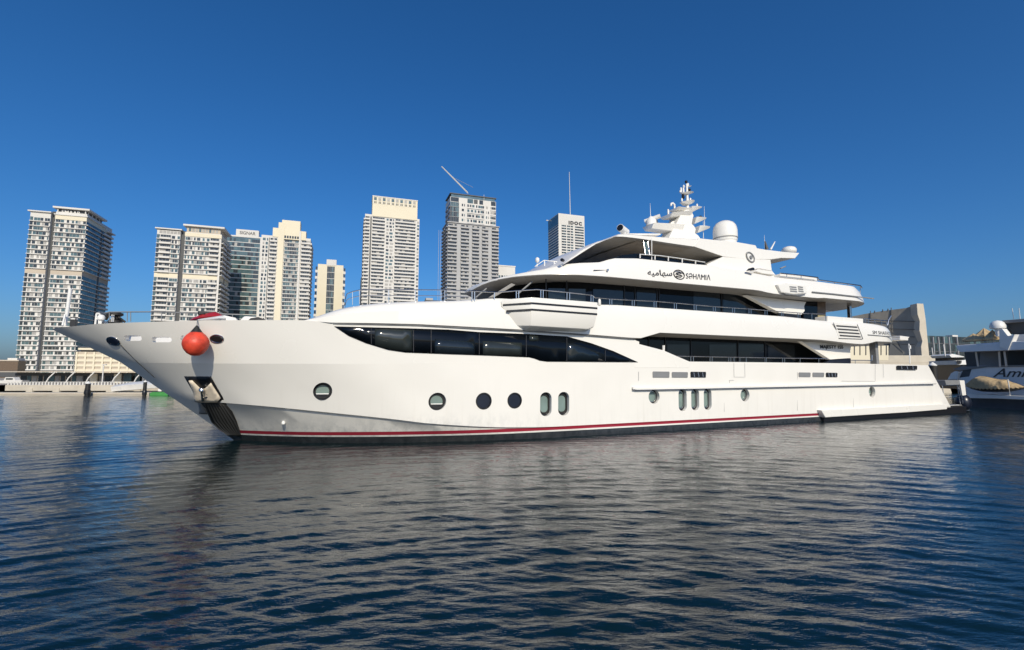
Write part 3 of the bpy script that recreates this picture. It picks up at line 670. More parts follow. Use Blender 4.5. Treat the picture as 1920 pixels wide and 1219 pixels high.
rail('upper_aft_rail', [(1619,597.5),(1640,599.5),(1662,602),(1663,609)], 4.2, r=.03, stan=[(x, 610) for x in (1619,1622,1628,1640,1652,1662)], mt=STEEL, mids=(4,))
rail('cockpit_rail', [(1596,675.5),(1634,675.8)], 4.4, stan=[(1603.5,683),(1632,683),(1635,666)], mt=STEEL)
b = MB(); b.tube([Y(1704,645,4.3), Y(1705.5,660,4.4), Y(1706,682,4.5)], .03, 6); b.box(Y(1705.5,651,4.35), (.12,.1,.2)); b.build('deck_light_post', WHITE2, yacht, smooth=50)
b = MB(); b.tube([Y(1664,610,3.9), Y(1666,600,3.9), Y(1671,592,3.9)], .03, 6); b.build('davit_arm', STEEL, yacht, smooth=50)
plate('stern_plank', [(1688,629.5),(1706,631.8),(1703,634.5),(1703,638.5),(1688,637.5)], 3.2, 1.2, WHITE, bevel=.02)
b = MB(); p = Y(1244,657,4.5); b.tube([p+Vector((0,0,-.05)), p+Vector((.02,0,.22))], .06, 6); b.build('fairlead_post', WHITE, yacht, smooth=50)
b = MB(); p = Y(1124,571,4.6); b.lathe([(.04,-.05),(.07,0),(.06,.2),(.02,.24)], p, 8); b.build('vent_post', WHITE, yacht, smooth=50)

# mast
def mplate(name, pts, hw, parent, m=WHITE, t=0, bevel=.03):
    b = MB(); b.prism([Y(x, y, t+hw) for x, y in pts], (0, 2*hw, 0)); return b.build(name, m, parent, bevel=bevel)
mast = mplate('mast', [(1250,456),(1256,443),(1279,399),(1286,393.5),(1292,393),(1297,397),(1301,404),(1299,411),(1297.5,420),(1302,424),(1305,430),(1303.5,437),(1309,441),(1313,446),(1311,457)], .45, yacht)
def arm(name, x0, y0, x1, y1, h0, h1, w0, w1, m=WHITE):
    P0, P1 = Y(x0, y0, 0), Y(x1, y1, 0); rg = []
    for k in (0,.25,.55,.85,1):
        p = P0.lerp(P1, k); w = w0+(w1-w0)*k**1.5; h = h0+(h1-h0)*k
        rg.append([(p.x,-w,p.z),(p.x,w,p.z),(p.x,w*.6,p.z-h),(p.x,-w*.6,p.z-h)])
    b = MB(); b.loft(rg); return b.build(name, m, mast, fix=True, bevel=.02)
arm('radar_platform', 1270,426,1215,422,.42,.28,.62,.5); mplate('platform_web', [(1250,427),(1261,415),(1266,414),(1266,430),(1252,430)], .1, mast)
arm('spreader', 1285,400.5,1249,403.5,.28,.2,.7,.55); arm('spreader', 1288,395,1262,391.5,.2,.12,.5,.45)
arm('spreader', 1288,390.5,1314,388.5,.36,.06,.45,.12); arm('spreader', 1295,411,1322,409,.38,.08,.5,.12); arm('spreader', 1301,427,1329,425.5,.40,.1,.5,.12)
b = MB(); b.tube([Y(1289,394,0), Y(1289,378,0), Y(1287.5,345,0)], .11, 8, r2=.06); pole = b.build('mast_pole', WHITE, mast, smooth=50)
def cross(y, x0, x1, d, w):
    b = MB(); P0, P1 = Y(x0,y+1,0), Y(x1,y,0); rg = []
    for k in (0,.3,.5,.7,1):
        p = P0.lerp(P1,k); q = math.sin(math.pi*(.1+.8*k)); rg.append([(p.x,-w*q,p.z),(p.x,w*q,p.z),(p.x,w*.5*q,p.z-d*q),(p.x,-w*.5*q,p.z-d*q)])
    b.loft(rg); b.build('crosstree', WHITE, pole, fix=True)
cross(378,1277,1300,.2,.4); cross(361,1277,1299,.12,.3); cross(349,1287,1296,.06,.15)
for x, y, h in ((1278.5,378,.18),(1294.5,377,.16),(1281.5,361,.28),(1277,361,.28),(1282,352,.14),(1290,349,.16),(1275.5,361,.1),(1253,402,.28),(1307,388.5,.18)):
    b = MB(); p = Y(x,y,0); b.lathe([(.05,0),(.06,h*.3),(.05,h),(.02,h+.03)], p, 8); b.build('navigation_light', WHITE2, mast, smooth=50)
for x, y in ((1286.5,341),(1280.5,367),(1281,370),(1292.5,356),(1313.5,407)):
    b = MB(); p = Y(x,y,0); b.lathe([(.05,-.09),(.08,-.06),(.08,.05),(.02,.09)], p, 8); b.build('lantern', BLACK, mast, smooth=50)
b = MB(); b.tube([Y(1265,391,0), Y(1264.5,384,0), Y(1261.5,381,0), Y(1258.5,382,0), Y(1258,386,0)], .06, 7); b.build('horn', WHITE2, mast, smooth=60)
b = MB(); b.tube([Y(1209,415.5,-.4), Y(1238,405,.3)], .13, 8); b.build('radar_scanner', WHITE, mast, smooth=50, bevel=0)
b = MB(); b.lathe([(.3,-.1),(.3,.18),(.16,.34),(.1,.42)], Y(1221,420,0), 12); b.build('radar_pedestal', WHITE2, mast, smooth=50)
b = MB(); b.lathe([(.12,-.12),(.18,0),(.16,.16),(.04,.22)], Y(1228,419,-.2), 10); b.build('camera_pod', GREY, mast, smooth=50)
for x0, y0, x1, y1 in ((1220,411,1219,381),(1321,424,1320.5,387),(1319,447,1318.5,415),(1434.5,468,1433,441)):
    b = MB(); b.tube([Y(x0,y0,0), Y(x1,y1,0)], .022, 5, r2=.008); b.build('whip_aerial', WHITE2, yacht, smooth=50)
b = MB(); b.tube([Y(1438,468,.6), Y(1434.5,452,.6)], .12, 6, r2=.03); b.build('furled_flag', BLACK, yacht, smooth=50)
b = MB(); b.tube([Y(1445,468,.6), Y(1453,453.5,.6)], .06, 6, r2=.03); b.build('flag_staff', WHITE2, yacht, smooth=50)
b = MB(); b.lathe([(.3,-.15),(.42,-.05),(.44,.1),(.36,.24),(.18,.32),(.03,.34)], Y(1479.5,472,1.2), 16); b.build('satellite_dome', WHITE, yacht, smooth=50)
b = MB(); b.tube([Y(1463,503.5,1), Y(1473,499.5,1)], .04, 5); b.build('awning_pole', GREY, yacht)
p = Y(1360,448.5,.9); b = MB()
b.lathe([(.55,-1.2),(.62,-.18),(.66,-.14),(.66,-.02),(.675,.0),(.685,.12),(.685,.50),(.63,.76),(.50,.95),(.29,1.07),(.05,1.11)], p, 36); dm = b.build('satellite_dome', WHITE, yacht, smooth=40)
b = MB(); b.lathe([(.67,-.01),(.695,.005),(.695,.03),(.67,.045)], p, 36); b.build('dome_band', GREY, dm, smooth=40)
b = MB(); p = Y(1169,432,1.2); d_ = Vector((-.45,-.25,.05)); b.tube([p-d_*.6, p+d_*.8], .2, 12); b.lathe([(.12,-.35),(.14,-.1)], p, 10); sl1 = b.build('searchlight', WHITE2, yacht, smooth=50)
b = MB(); b.tube([p+d_*.79, p+d_*.84], .17, 12); b.build('lens', BLACK, sl1)
b = MB(); p = Y(1007,494,2.6); b.tube([Y(1006.5,500,2.6), Y(1007.2,495,2.6)], .03, 6); b.lathe([(.03,-.1),(.1,-.02),(.09,.1),(.02,.16)], Y(1007.5,489,2.6), 8); b.build('deck_lamp', WHITE2, yacht, smooth=50)
plate('roof_strip', [(1165,437.5),(1239,437.8),(1239,440.3),(1200,441)], 3.0, 2.5, WHITE, bevel=.02)

# things at the bow and on the foredeck
b = MB(); b.tube([Y(121.5,611,.25), Y(126,585,.25), Y(131,548,.25), Y(131.5,542,.25)], .055, 8); b.tube([Y(131,543,.25), Y(134,541.5,.25)], .05, 6)
b.tube([Y(117,611,.6), Y(122,590,.4)], .03, 6); b.build('jack_staff', WHITE2, yacht, smooth=50)
b = MB(); b.box(Y(138.5,604,.6), (.16,.16,.34)); o = b.build('bow_light', BLACK, yacht, bevel=.01); b = MB(); b.lathe([(.1,0),(.11,.04),(.02,.09)], Y(138.5,599.5,.6), 10); b.build('cap', WHITE2, o, smooth=50)
b = MB(); 
for a_, c_ in (((178.5,608),(181,588)),((185.5,607),(187,588)),((181,588),(187,588)),((180,598),(186.5,598))): b.tube([Y(*a_,1.2), Y(*c_,1.2)], .028, 6)
b.build('boarding_ladder', WHITE2, yacht, smooth=50)
b = MB(); p = Y(190,596,1.2); b.lathe([(.02,-.1),(.1,-.06),(.115,.02),(.07,.09),(.01,.11)], p, 12); b.tube([p, p+Vector((0,0,-.35))], .03, 6); b.build('deck_lamp', WHITE2, yacht, smooth=50)
b = MB(); p = Y(216,606,.9); b.lathe([(.2,-.1),(.2,.08),(.12,.14),(.12,.22),(.21,.27),(.21,.34),(.08,.38)], p, 14)
b.tube([p+Vector((-.2,0,.33)), p+Vector((-.28,0,.1))], .06, 6); b.tube([p+Vector((.1,-.1,.2)), p+Vector((.3,-.12,.04))], .04, 6); wi = b.build('windlass', RUBBER, yacht, smooth=40)
b = MB(); b.tube([p+Vector((-.02,-.21,.02)), p+Vector((-.02,-.22,.26))], .05, 6); b.build('brake_handle', SOFFIT, wi)
b = MB(); b.tube([Y(197,604,.8),Y(210,603.5,.8)], .03, 6); b.tube([Y(198,604,.8),Y(198,609,.8)], .03, 6); b.tube([Y(209,603,.8),Y(209,609,.8)], .03, 6); b.build('mooring_bitt', WHITE2, yacht, smooth=50)
# personal watercraft on the foredeck: its own thing
pw = SH.empty('jet_ski'); tag(pw, 'red and white jet ski lying on the yacht foredeck above the red fender', 'jet ski')
def hull_from(pts_top, pts_bot, t0, w, name, m, parent):
    rg = []
    for (x, yt), (_, yb) in zip(pts_top, pts_bot):
        a, c = Y(x, yb, t0), Y(x, yt, t0); k = (x-pts_top[0][0])/(pts_top[-1][0]-pts_top[0][0]); ww = w*(.15+.85*math.sin(math.pi*min(.95, .06+.75*k)))
        rg.append([(a.x, a.y-ww*.6, a.z),(a.x, a.y-ww, (a.z+c.z)/2),(c.x, c.y-ww*.5, c.z),(c.x, c.y+ww*.5, c.z),(a.x, a.y+ww, (a.z+c.z)/2),(a.x, a.y+ww*.6, a.z)])
    b = MB(); b.loft(rg); return b.build(name, m, parent, smooth=40, fix=True)
hull_from([(358,600),(366,595.5),(380,591.5),(395,588),(405,586.5),(411,588),(418,592)], [(358,603)]*1+[(366,604),(380,604),(395,604),(405,604),(411,604),(418,604)], 2.2, .5, 'body', REDP, pw)
b = MB(); b.box(Y(390,588.5,2.2), (.55,.4,.14)); b.build('seat', BLACK, pw, bevel=.04)
b = MB(); b.tube([Y(383,589,2.5), Y(384,586.5,2.2), Y(384,588,1.9)], .03, 6); b.build('handlebar', RUBBER, pw)
hull_from([(372,599),(385,597.5),(400,595.5),(412,593.5),(418,592.5),(424,593)], [(372,602),(385,604),(400,604),(412,604),(418,604),(424,604)], 2.75, .35, 'hull_side', WHITE2, pw)
fh = plate('foredeck_locker', [(405,601),(412,594),(420,591.3),(428,593),(442,596),(446,603),(405,603)], 2.9, 1.6, WHITE, bevel=.05)
fh = plate('foredeck_hatch', [(447,603),(458,592.5),(480,594),(492,597),(500,603)], 2.6, 1.6, WHITE, bevel=.05)
plate('hatch_glass', [(464,602),(470,596.5),(484,594.5),(497,599),(500,602)], 2.63, .05, BLACK, fh, bevel=0)
plate('foredeck_seat', [(500,602.5),(503,597),(512,597),(513,602.5)], 2.8, .6, GREY, bevel=.02)
# red ball fender hanging over the side
fe = SH.empty('ball_fender'); tag(fe, 'large red ball fender with black top hanging from the yacht bow', 'fender')
ft = 3.55; fc = Y(367,645,ft); rr_ = (Y(395.5,645,ft)[0]-Y(339.5,645,ft)[0])/2*.98
b = MB(); b.lathe([(.02*rr_,-.97*rr_),(.3*rr_,-.93*rr_),(.6*rr_,-.74*rr_),(.84*rr_,-.42*rr_),(.96*rr_,-.05*rr_),(.95*rr_,.2*rr_),(.84*rr_,.5*rr_),(.66*rr_,.74*rr_),(.44*rr_,.94*rr_)], fc, 36); b.build('ball', RED, fe, smooth=50)
b = MB(); b.lathe([(.445*rr_,.93*rr_),(.40*rr_,.99*rr_),(.2*rr_,1.28*rr_),(.08*rr_,1.46*rr_),(.06*rr_,1.5*rr_)], fc, 24); b.build('top_cone', RUBBER, fe, smooth=40)
tp = fc+Vector((0,0,1.48*rr_)); b = MB(); b.tube([tp, Y(370,601.5,3.35)+Vector((0,0,.03)), Y(370.5,600.5,2.9)], .014, 5); b.build('rope', GREY, fe)
# ------------------------------------------------------------------ towers on the far shore
TA = R(71); E1 = (math.sin(TA), math.cos(TA)); E2 = (-math.cos(TA), math.sin(TA)); GZ = 1.0
class Tower:
    def __init__(f, name, label, xl, xr, D, xside=None, depth=None, cat='tower', group=None):
        f.o = at(xl, 699.4, D); r = ray(xr, 699.4)
        # front right corner: f.o + E1*w on the ray
        f.w = (r[0]*f.o[1]-r[1]*f.o[0])/(E1[0]*r[1]-E1[1]*r[0]); f.D = D
        if xside is not None:
            q = ray(xside, 699.4); c = (f.o[0]+E1[0]*f.w, f.o[1]+E1[1]*f.w) if xside > xr else (f.o[0], f.o[1])
            f.d = (q[0]*c[1]-q[1]*c[0])/(E2[0]*q[1]-E2[1]*q[0])
        else: f.d = depth
        f.e = empty(name, (f.o[0], f.o[1], GZ), math.pi/2-TA); tag(f.e, label, cat, group)
        f.xl, f.xr = xl, xr; f.parts = {'glazing': [], 'balcony_slab': []}; Tower.all = getattr(Tower, 'all', []); Tower.all.append(f); f.slabm = TWHITE
    def finish(f):
        for nm, L in f.parts.items():
            L.sort(key=lambda q: -q[0])
            for z, b_, m in L[:100]: b_.build(nm, m, f.e)
            if len(L) > 100:
                b_ = MB()
                for z, q, m in L[100:]: b_.add(q)
                tag(b_.build(nm, L[-1][2], f.e), kind='stuff')
    def z(f, px, py):                   # height above ground of a pixel on the front plane
        r = ray(px, py); k = (f.o[0]*E2[0]+f.o[1]*E2[1])/(r[0]*E2[0]+r[1]*E2[1]); return CAMH+r[2]*k-GZ
    def x(f, px, py):                   # local x of a pixel on the front plane
        r = ray(px, py); k = (f.o[0]*E2[0]+f.o[1]*E2[1])/(r[0]*E2[0]+r[1]*E2[1])
        return (r[0]*k-f.o[0])*E1[0]+(r[1]*k-f.o[1])*E1[1]
    def box(f, name, x0, x1, y0, y1, z0, z1, m, parent=None, bevel=0):
        b = MB(); b.box(((x0+x1)/2,(y0+y1)/2,(z0+z1)/2), (x1-x0,y1-y0,z1-z0)); return b.build(name, m, parent or f.e, bevel=bevel)
    def facade(f, z0, z1, n, front, side=(), skip=(), pane_h=.62, slab=TWHITE, x0=0, x1=None, y0=0, y1=None, sidex=None, glass=(.55,.30), out=.75, st=.3, wall=TWHITE, skipm=TBEIGE, mull=1.5):
        x1 = f.w if x1 is None else x1; y1 = f.d if y1 is None else y1; fh = (z1-z0)/n
        faces = [(front, x1-x0, lambda u, o, z: (x0+u, y0-o, z))]
        if side:
            sx_, sg = (x1, 1) if sidex != 'L' else (x0, -1)
            faces.append((side, y1-y0, lambda u, o, z: (sx_+sg*o, y0+u, z)))
        stat = MB()
        for bays, L, P in faces:
            for a, c, ty in bays:
                if ty in 'dp':
                    o_ = .06 if ty == 'd' else .5
                    q = [P(a*L, o_, z0), P(c*L, o_, z0), P(c*L, o_, z1), P(a*L, o_, z1)]
                    if ty == 'd': stat.face(q, 0)
                    else:
                        q2 = [P(a*L, 0, z0), P(c*L, 0, z0), P(c*L, 0, z1), P(a*L, 0, z1)]
                        stat.face(q, 1); stat.face([q2[0], q[0], q[3], q2[3]], 1); stat.face([q[1], q2[1], q2[2], q[2]], 1)
        if stat.v: stat.build('facade_strip', [TDARK, wall], f.e)
        def groups(bays, ok):
            out = []
            for bay in bays:
                if bay[2] not in ok: continue
                if out and bay[0]-out[-1][-1][1] < .03: out[-1].append(bay)
                else: out.append([bay])
            return out
        for k in range(n):
            zz = z0+k*fh
            if k in skip:
                for bays, L, P in faces:
                    for gp in groups(bays, 'wWgbBnp'):
                        a, c = gp[0][0], gp[-1][1]; b_ = MB(); b_.face([P(a*L, .08, zz), P(c*L, .08, zz), P(c*L, .08, zz+fh), P(a*L, .08, zz+fh)]); b_.build('plain_band', skipm, f.e)
                continue
            for bays, L, P in faces:
                for gp in groups(bays, 'wWnbBg'):
                    wb = MB()
                    for a, c, ty in gp:
                        A, C = a*L, c*L
                        if ty in 'wWnbB':     # panes
                            u = A+.35; lo, hi = zz+fh*(1-pane_h)*.62, zz+fh*((1-pane_h)*.62+pane_h)
                            if ty in 'bB': lo, hi = zz+st, zz+fh*.97
                            while u < C-.5:
                                w = mull*random.uniform(.7, 1.5); w = min(w, C-.25-u); r_ = random.random()
                                m = 0 if r_ < glass[0] else (1 if r_ < glass[0]+glass[1] else 2)
                                if ty in 'bB': m = 0 if random.random() < .8 else 2
                                wb.face([P(u, .05, lo), P(u+w, .05, lo), P(u+w, .05, hi), P(u, .05, hi)], m)
                                u += w+(random.choice([.12,.15,.9,1.6]) if ty in 'w' else (.1 if ty in 'bB' else (.12 if ty == 'W' else 1.0)))
                        else:
                            u = A+.1
                            while u < C-.3:
                                w = min(1.6, C-.08-u); m = 0 if random.random() < .62 else 1
                                wb.face([P(u, .05, zz+min(.45, st)), P(u+w, .05, zz+min(.45, st)), P(u+w, .05, zz+fh-.05), P(u, .05, zz+fh-.05)], m); u += w+.08
                    if wb.v: f.parts['glazing'].append((zz, wb, [WG1, WG2, WG3]))
                for gp in groups(bays, 'wWgbB'):
                    sl_ = MB(); j = 0
                    while j < len(gp):
                        a, c, ty = gp[j]
                        while j+1 < len(gp) and gp[j+1][2] == ty: j += 1; c = gp[j][1]
                        j += 1; A, C = a*L, c*L
                        o_ = out*(1.5 if ty in 'bB' else 1)
                        h = st if ty != 'B' else fh*.42
                        sl_.prism([P(A, 0, zz), P(C, 0, zz), P(C, o_, zz), P(A, o_, zz)], (0, 0, h))
                        if ty == 'b': sl_.prism([P(A, o_-.1, zz+h), P(C, o_-.1, zz+h), P(C, o_, zz+h), P(A, o_, zz+h)], (0, 0, fh*.26))
                    f.parts['balcony_slab'].append((zz, sl_, slab))

t = Tower('apartment_tower', 'tallest looking beige banded apartment tower behind the yacht bow tip', 27, 137, 330, 188)
zt_ = t.z(125, 397); x0 = t.w*.44
t.box('facade', 0, t.w*.355, 0, t.d, 0, zt_-2, TWHITE); t.box('core', t.w*.34, t.w*.46, 2.5, t.d-1, 0, zt_, TDARK); t.box('facade', t.w*.44, t.w, 0, t.d, 0, zt_-.5, TWHITE)
t.facade(0, zt_-5.5, 33, [(0,.06,'g'),(.06,.355,'w'),(.44,1,'w')], [(0,.55,'g'),(.55,.62,'d'),(.62,1,'b')], skip=(21,), glass=(.36,.36), out=1.0, st=.5)
t.box('roof_slab', -1.2, t.w*.37, -1.2, t.d*.6, zt_-2, zt_-1.2, TWHITE); t.box('parapet_band', x0-.1, t.w+.1, -.3, t.d*.8, zt_-6, zt_-3, CREAM)
t.box('penthouse', x0+1, t.w-1, .8, t.d*.62, zt_-3, zt_+1.8, TDARK); t.box('roof_slab', x0-1.5, t.w+1.8, -1.5, t.d*.66, zt_+1.8, zt_+3.0, TWHITE)
t.box('cornice', x0-.8, t.w+.8, -.8, t.d*.7, zt_-2.9, zt_-2.2, TWHITE); t.box('roof_slab', t.w-3, t.w+2.2, t.d*.76, t.d+1, zt_-5.2, zt_-4.4, TWHITE)
text('EMAAR', 'sign_lettering', TWHITE, t.e, (x0+3, .4, zt_-2.1), w=t.w*.56-7, h=3.4, bold=.03)
for k in range(5): t.box('pier', x0+1+(t.w-2-x0)*k/4-.3, x0+1+(t.w-2-x0)*k/4+.3, -.2, .9, zt_-2.9, zt_+1.9, TWHITE) if k in (0,4) else None
for k in range(4): t.box('pier', t.w-1.2, t.w-.6, 3+k*t.d*.14, 4.2+k*t.d*.14, zt_-2.9, zt_+1.9, TWHITE)

t = Tower('apartment_tower', 'broad beige banded apartment tower behind the red fender', 275, 400, 360, 418)
zt_ = t.z(378, 430)
x0 = t.w*.43
t.box('facade', 0, t.w*.355, 0, t.d, 0, zt_-3, TWHITE); t.box('core', t.w*.34, t.w*.45, 2.5, t.d-1, 0, zt_-2, TDARK); t.box('facade', x0, t.w, 0, t.d, 0, zt_-3, TWHITE)
t.facade(0, zt_-6.5, 29, [(0,.05,'g'),(.05,.22,'b'),(.22,.355,'w'),(.43,.82,'w'),(.82,.97,'b')], [(0,.45,'b'),(.45,.55,'d'),(.55,1,'b')], skip=(20,), glass=(.36,.36), out=1.0, st=.5, skipm=CREAM)
t.box('roof_slab', -1.2, t.w*.38, -1.2, t.d*.7, zt_-2.4, zt_-1.5, TWHITE); t.box('penthouse', x0+.6, t.w-1, .6, t.d*.7, zt_-3, zt_+1.5, TBEIGE); t.box('roof_slab', x0-1.5, t.w+2, -1.5, t.d*.8, zt_+1.5, zt_+2.8, TWHITE)
t.box('parapet_band', x0-.2, t.w+.2, -.4, t.d*.8, zt_-6.4, zt_-3.6, CREAM)
for k in range(9):
    a = x0+2+(t.w-x0-4)*k/9; t.box('window', a, a+(t.w-x0-4)/9*.62, .5, .7, zt_-2.2, zt_+.8, WG3 if k%3 else WG2)
for k in range(6):
    a = 1.5+(t.w*.33)*k/6; t.box('window', a, a+2, -.05, .1, zt_-5.6, zt_-3.4, WG3)

t = Tower('glass_tower', 'blue green glass tower with white name sign on its roof', 404, 478, 430, depth=26)
zt_ = t.z(470, 446)
t.box('facade', 0, t.w, 0, t.d, 0, zt_, BLUEG)
t.facade(0, zt_-1, 30, [(.03,.96,'W')], out=.25, st=.55, slab=TWHITE, glass=(.35,.6), pane_h=.75)
t.box('corner_fin', t.w-1.2, t.w+.6, -.8, 1, 0, zt_+1, TWHITE); t.box('corner_fin', -.6, 1.0, -.8, 1, 0, zt_, TWHITE)
t.box('parapet', 0, t.w, -.3, t.d, zt_, zt_+1.3, TWHITE)
xa, xb = t.x(443,430), t.x(485.5,436)
t.box('sign_board', xa, xb, -.2, 5, zt_+1.3, t.z(462,431), TWHITE)
text('SIGNAR', 'sign_lettering', LETTER, t.e, (xa+(xb-xa)*.16, -.3, zt_+2.6), w=(xb-xa)*.7, h=3.0, bold=.02)

t = Tower('apartment_tower', 'cream apartment tower with tall blank pier and curved window bay', 477, 572, 400, depth=24)
zt_ = t.z(515, 440); w = t.w
t.box('facade', 0, w, 0, t.d, 0, zt_-1, TWHITE)
t.facade(0, zt_-3, 34, [(.02,.14,'n'),(.15,.165,'d'),(.17,.32,'B'),(.46,.76,'W'),(.81,1,'B')], [(0,.5,'B'),(.5,1,'B')], out=.7, st=.45, glass=(.5,.35), pane_h=.66)
t.box('blank_pier', w*.335, w*.455, -1.8, 6, 0, t.z(525,418), CREAM); t.box('blank_pier', w*.765, w*.80, -1.6, 5, 0, t.z(560,434), TWHITE)
t.box('roof_block', w*.40, w*.775, -1.5, 8, zt_-3.5, t.z(545,414.5), CREAM); t.box('roof_block', w*.22, w*.40, -.5, 8, zt_-2, t.z(512,427), CREAM); t.box('roof_block', w*.775, w*.9, -.5, 8, zt_-3, t.z(565,434), CREAM)
for k in range(6): t.box('roof_window', w*(.46+.052*k), w*(.46+.052*k)+1.4, -1.6, -1.4, zt_-2.6, zt_-.4, WG1)

t = Tower('apartment_tower', 'short cream tower with a central glass strip between two towers', 588, 637, 540, depth=22)
zt_ = t.z(615, 496); w = t.w
t.box('facade', 0, w, 0, t.d, 0, zt_, CREAM); t.box('roof_block', w*.33, w*.72, -.3, 8, zt_-1, t.z(615,486.5), TWHITE)
t.facade(0, zt_-2, 17, [(.36,.66,'g')], [(0,.6,'B')], out=.3, st=.5)
t.facade(0, zt_-3, 17, [(0,1,'B')], x0=-2.5, x1=0, out=.6); t.facade(0, zt_-3, 17, [(0,1,'B')], x0=w, x1=w+2.5, out=.6)

t = Tower('apartment_tower', 'white balconied tower with a cream crown, left of the tower with a crane', 675.5, 781, 430, depth=30)
zt_ = t.z(735, 404); w = t.w
t.box('facade', 0, w, 0, t.d, 0, zt_-1, TWHITE)
t.facade(0, zt_-3, 45, [(0,.085,'B'),(.095,.12,'d'),(.13,.36,'B'),(.38,.53,'n'),(.545,.93,'B'),(.95,1,'n')], [(0,.3,'B'),(.35,.7,'B')], sidex='L', out=.7, st=.45, pane_h=.6, glass=(.3,.3), mull=2.2)
za = t.z(735, 371); t.box('crown', w*.125, w*.955, -.6, 16, zt_-2.5, za-.8, CREAM); t.box('crown_cap', w*.12, w*.96, -.9, 16.3, za-.8, za, TWHITE)
for k in range(10):
    a = w*(.15+.08*k); t.box('crown_window', a, a+2.4, -.72, -.5, za-4.2, za-1.4, WG3 if k%2 else WG2)
    t.box('crown_window', a+.3, a+1.0, -.72, -.5, za-7.2, za-5.2, WG1); t.box('crown_window', a+1.5, a+2.2, -.72, -.5, za-7.2, za-5.2, WG1)
    t.box('pier', a-.7, a-.2, -.85, -.5, za-7.8, za-.8, TWHITE)

t = Tower('dark_tower', 'narrow dark tower half hidden behind the white balconied tower', 671.5, 684, 520, depth=25)
t.box('facade', 0, t.w, 0, t.d, 0, t.z(677, 520), TDARK); t.facade(0, t.z(677,521), 14, [(0,1,'g')], out=.15, slab=TDARK)

t = Tower('unfinished_tower', 'grey white tower with dark left side and a crane on its roof', 836, 934, 460, depth=26)
zt_ = t.z(880, 421); w = t.w; zc = t.z(885, 366)
t.box('facade', 0, w, 0, t.d, 0, zt_, TGREY)
t.facade(0, zt_-1, 41, [(0,.175,'b'),(.175,.24,'p'),(.25,.41,'B'),(.41,.46,'p'),(.47,.61,'B'),(.61,.655,'p'),(.665,.79,'B'),(.79,.85,'p'),(.86,1,'b')], [(0,.3,'b'),(.4,.65,'b'),(.72,1,'b')], sidex='L', out=.9, st=.5, slab=TGREY, glass=(.6,.1), wall=TGREY)
xa, xb = w*.04, w*.945
t.box('upper_block', xa, xb, 0, t.d-3, zt_, zc-4, TWHITE); t.box('set_back_slab', -.8, w+.8, -1, t.d, zt_, zt_+.7, TGREY)
t.facade(zt_+1, zc-9, 4, [(0,.19,'g'),(.24,.32,'n'),(.36,.74,'w'),(.77,.85,'n'),(.87,1,'W')], [(0,.4,'b'),(.5,.9,'b')], sidex='L', x0=xa, x1=xb, y1=t.d-3, out=.5, slab=TGREY, pane_h=.5)
t.box('roof_frame', xa-.3, xb+.3, -.3, t.d-2.5, zc-.9, zc, TDARK); t.box('roof_glazing', xa+1, xb-1, .5, t.d-4, zc-4, zc-.9, BLUEG)
for a, c, m in ((.0,.19,WG1),(.36,.5,WG2),(.5,.6,TDARK),(.62,.72,WG1),(.88,1,WG1)): t.box('window', xa+(xb-xa)*a+.4, xa+(xb-xa)*c-.4, -.12, .1, zc-8.6, zc-4.3, m)
t.box('roof_pole', xb*.74, xb*.74+.3, 0, .3, zc-5, zc+2, TWHITE)
b = MB(); 
for k in range(2): b.tube([(-6-k*2, 4, 0), (-6-k*2, 4, zt_*.95)], .18, 4)
b.build('hoist_mast', TGREY, t.e)
def fworld(t, px, py, back):      # world point on a plane parallel to the front, back metres behind it
    r = ray(px, py); k = (t.o[0]*E2[0]+t.o[1]*E2[1]+back)/(r[0]*E2[0]+r[1]*E2[1]); return Vector((r[0]*k, r[1]*k, CAMH+r[2]*k))
j0, j1 = fworld(t, 877, 362.5, 10), fworld(t, 828, 312.5, 10)
cr = empty('tower_crane', (j0.x, j0.y, zc+GZ)); tag(cr, 'white luffing crane jib raised over the unfinished tower', 'crane')
def rel(e, p): return Vector(p)-Vector(e.location)
b = MB(); up = Vector((0,0,1.2)); A_, B_ = rel(cr, j0), rel(cr, j1); sd2 = Vector((.6,.6,0))
b.tube([A_, B_], .42, 4); b.tube([A_+up, B_+up*.4], .3, 4); b.tube([A_+sd2, B_+sd2*.4], .3, 4)
for k in range(16): q = A_.lerp(B_, k/16); b.tube([q, A_.lerp(B_, (k+.5)/16)+up*(1-.6*k/16)], .14, 3)
b.build('jib', TWHITE, cr)
b = MB(); b.tube([rel(cr, fworld(t, 887, 351.5, 10)), A_.lerp(B_, .62)], .16, 4); b.build('stay_rope', TGREY, cr)
b = MB(); b.box((A_.x+3, A_.y, -1), (2, 2, 5)); b.box((A_.x+4, A_.y+2, 1), (2.6, 2, 2.4)); b.build('cab', TWHITE, cr)

t = Tower('low_white_building', 'plain white building end right beside the crane tower', 930, 966, 500, depth=30, cat='building')
zt_ = t.z(950, 500); t.box('facade', 0, t.w, 0, t.d, 0, zt_, TWHITE); t.box('parapet', -.4, t.w+.4, -.4, t.d, zt_, zt_+1.2, TWHITE)
t.facade(0, zt_-8, 9, [(.1,.9,'n')], out=.2)

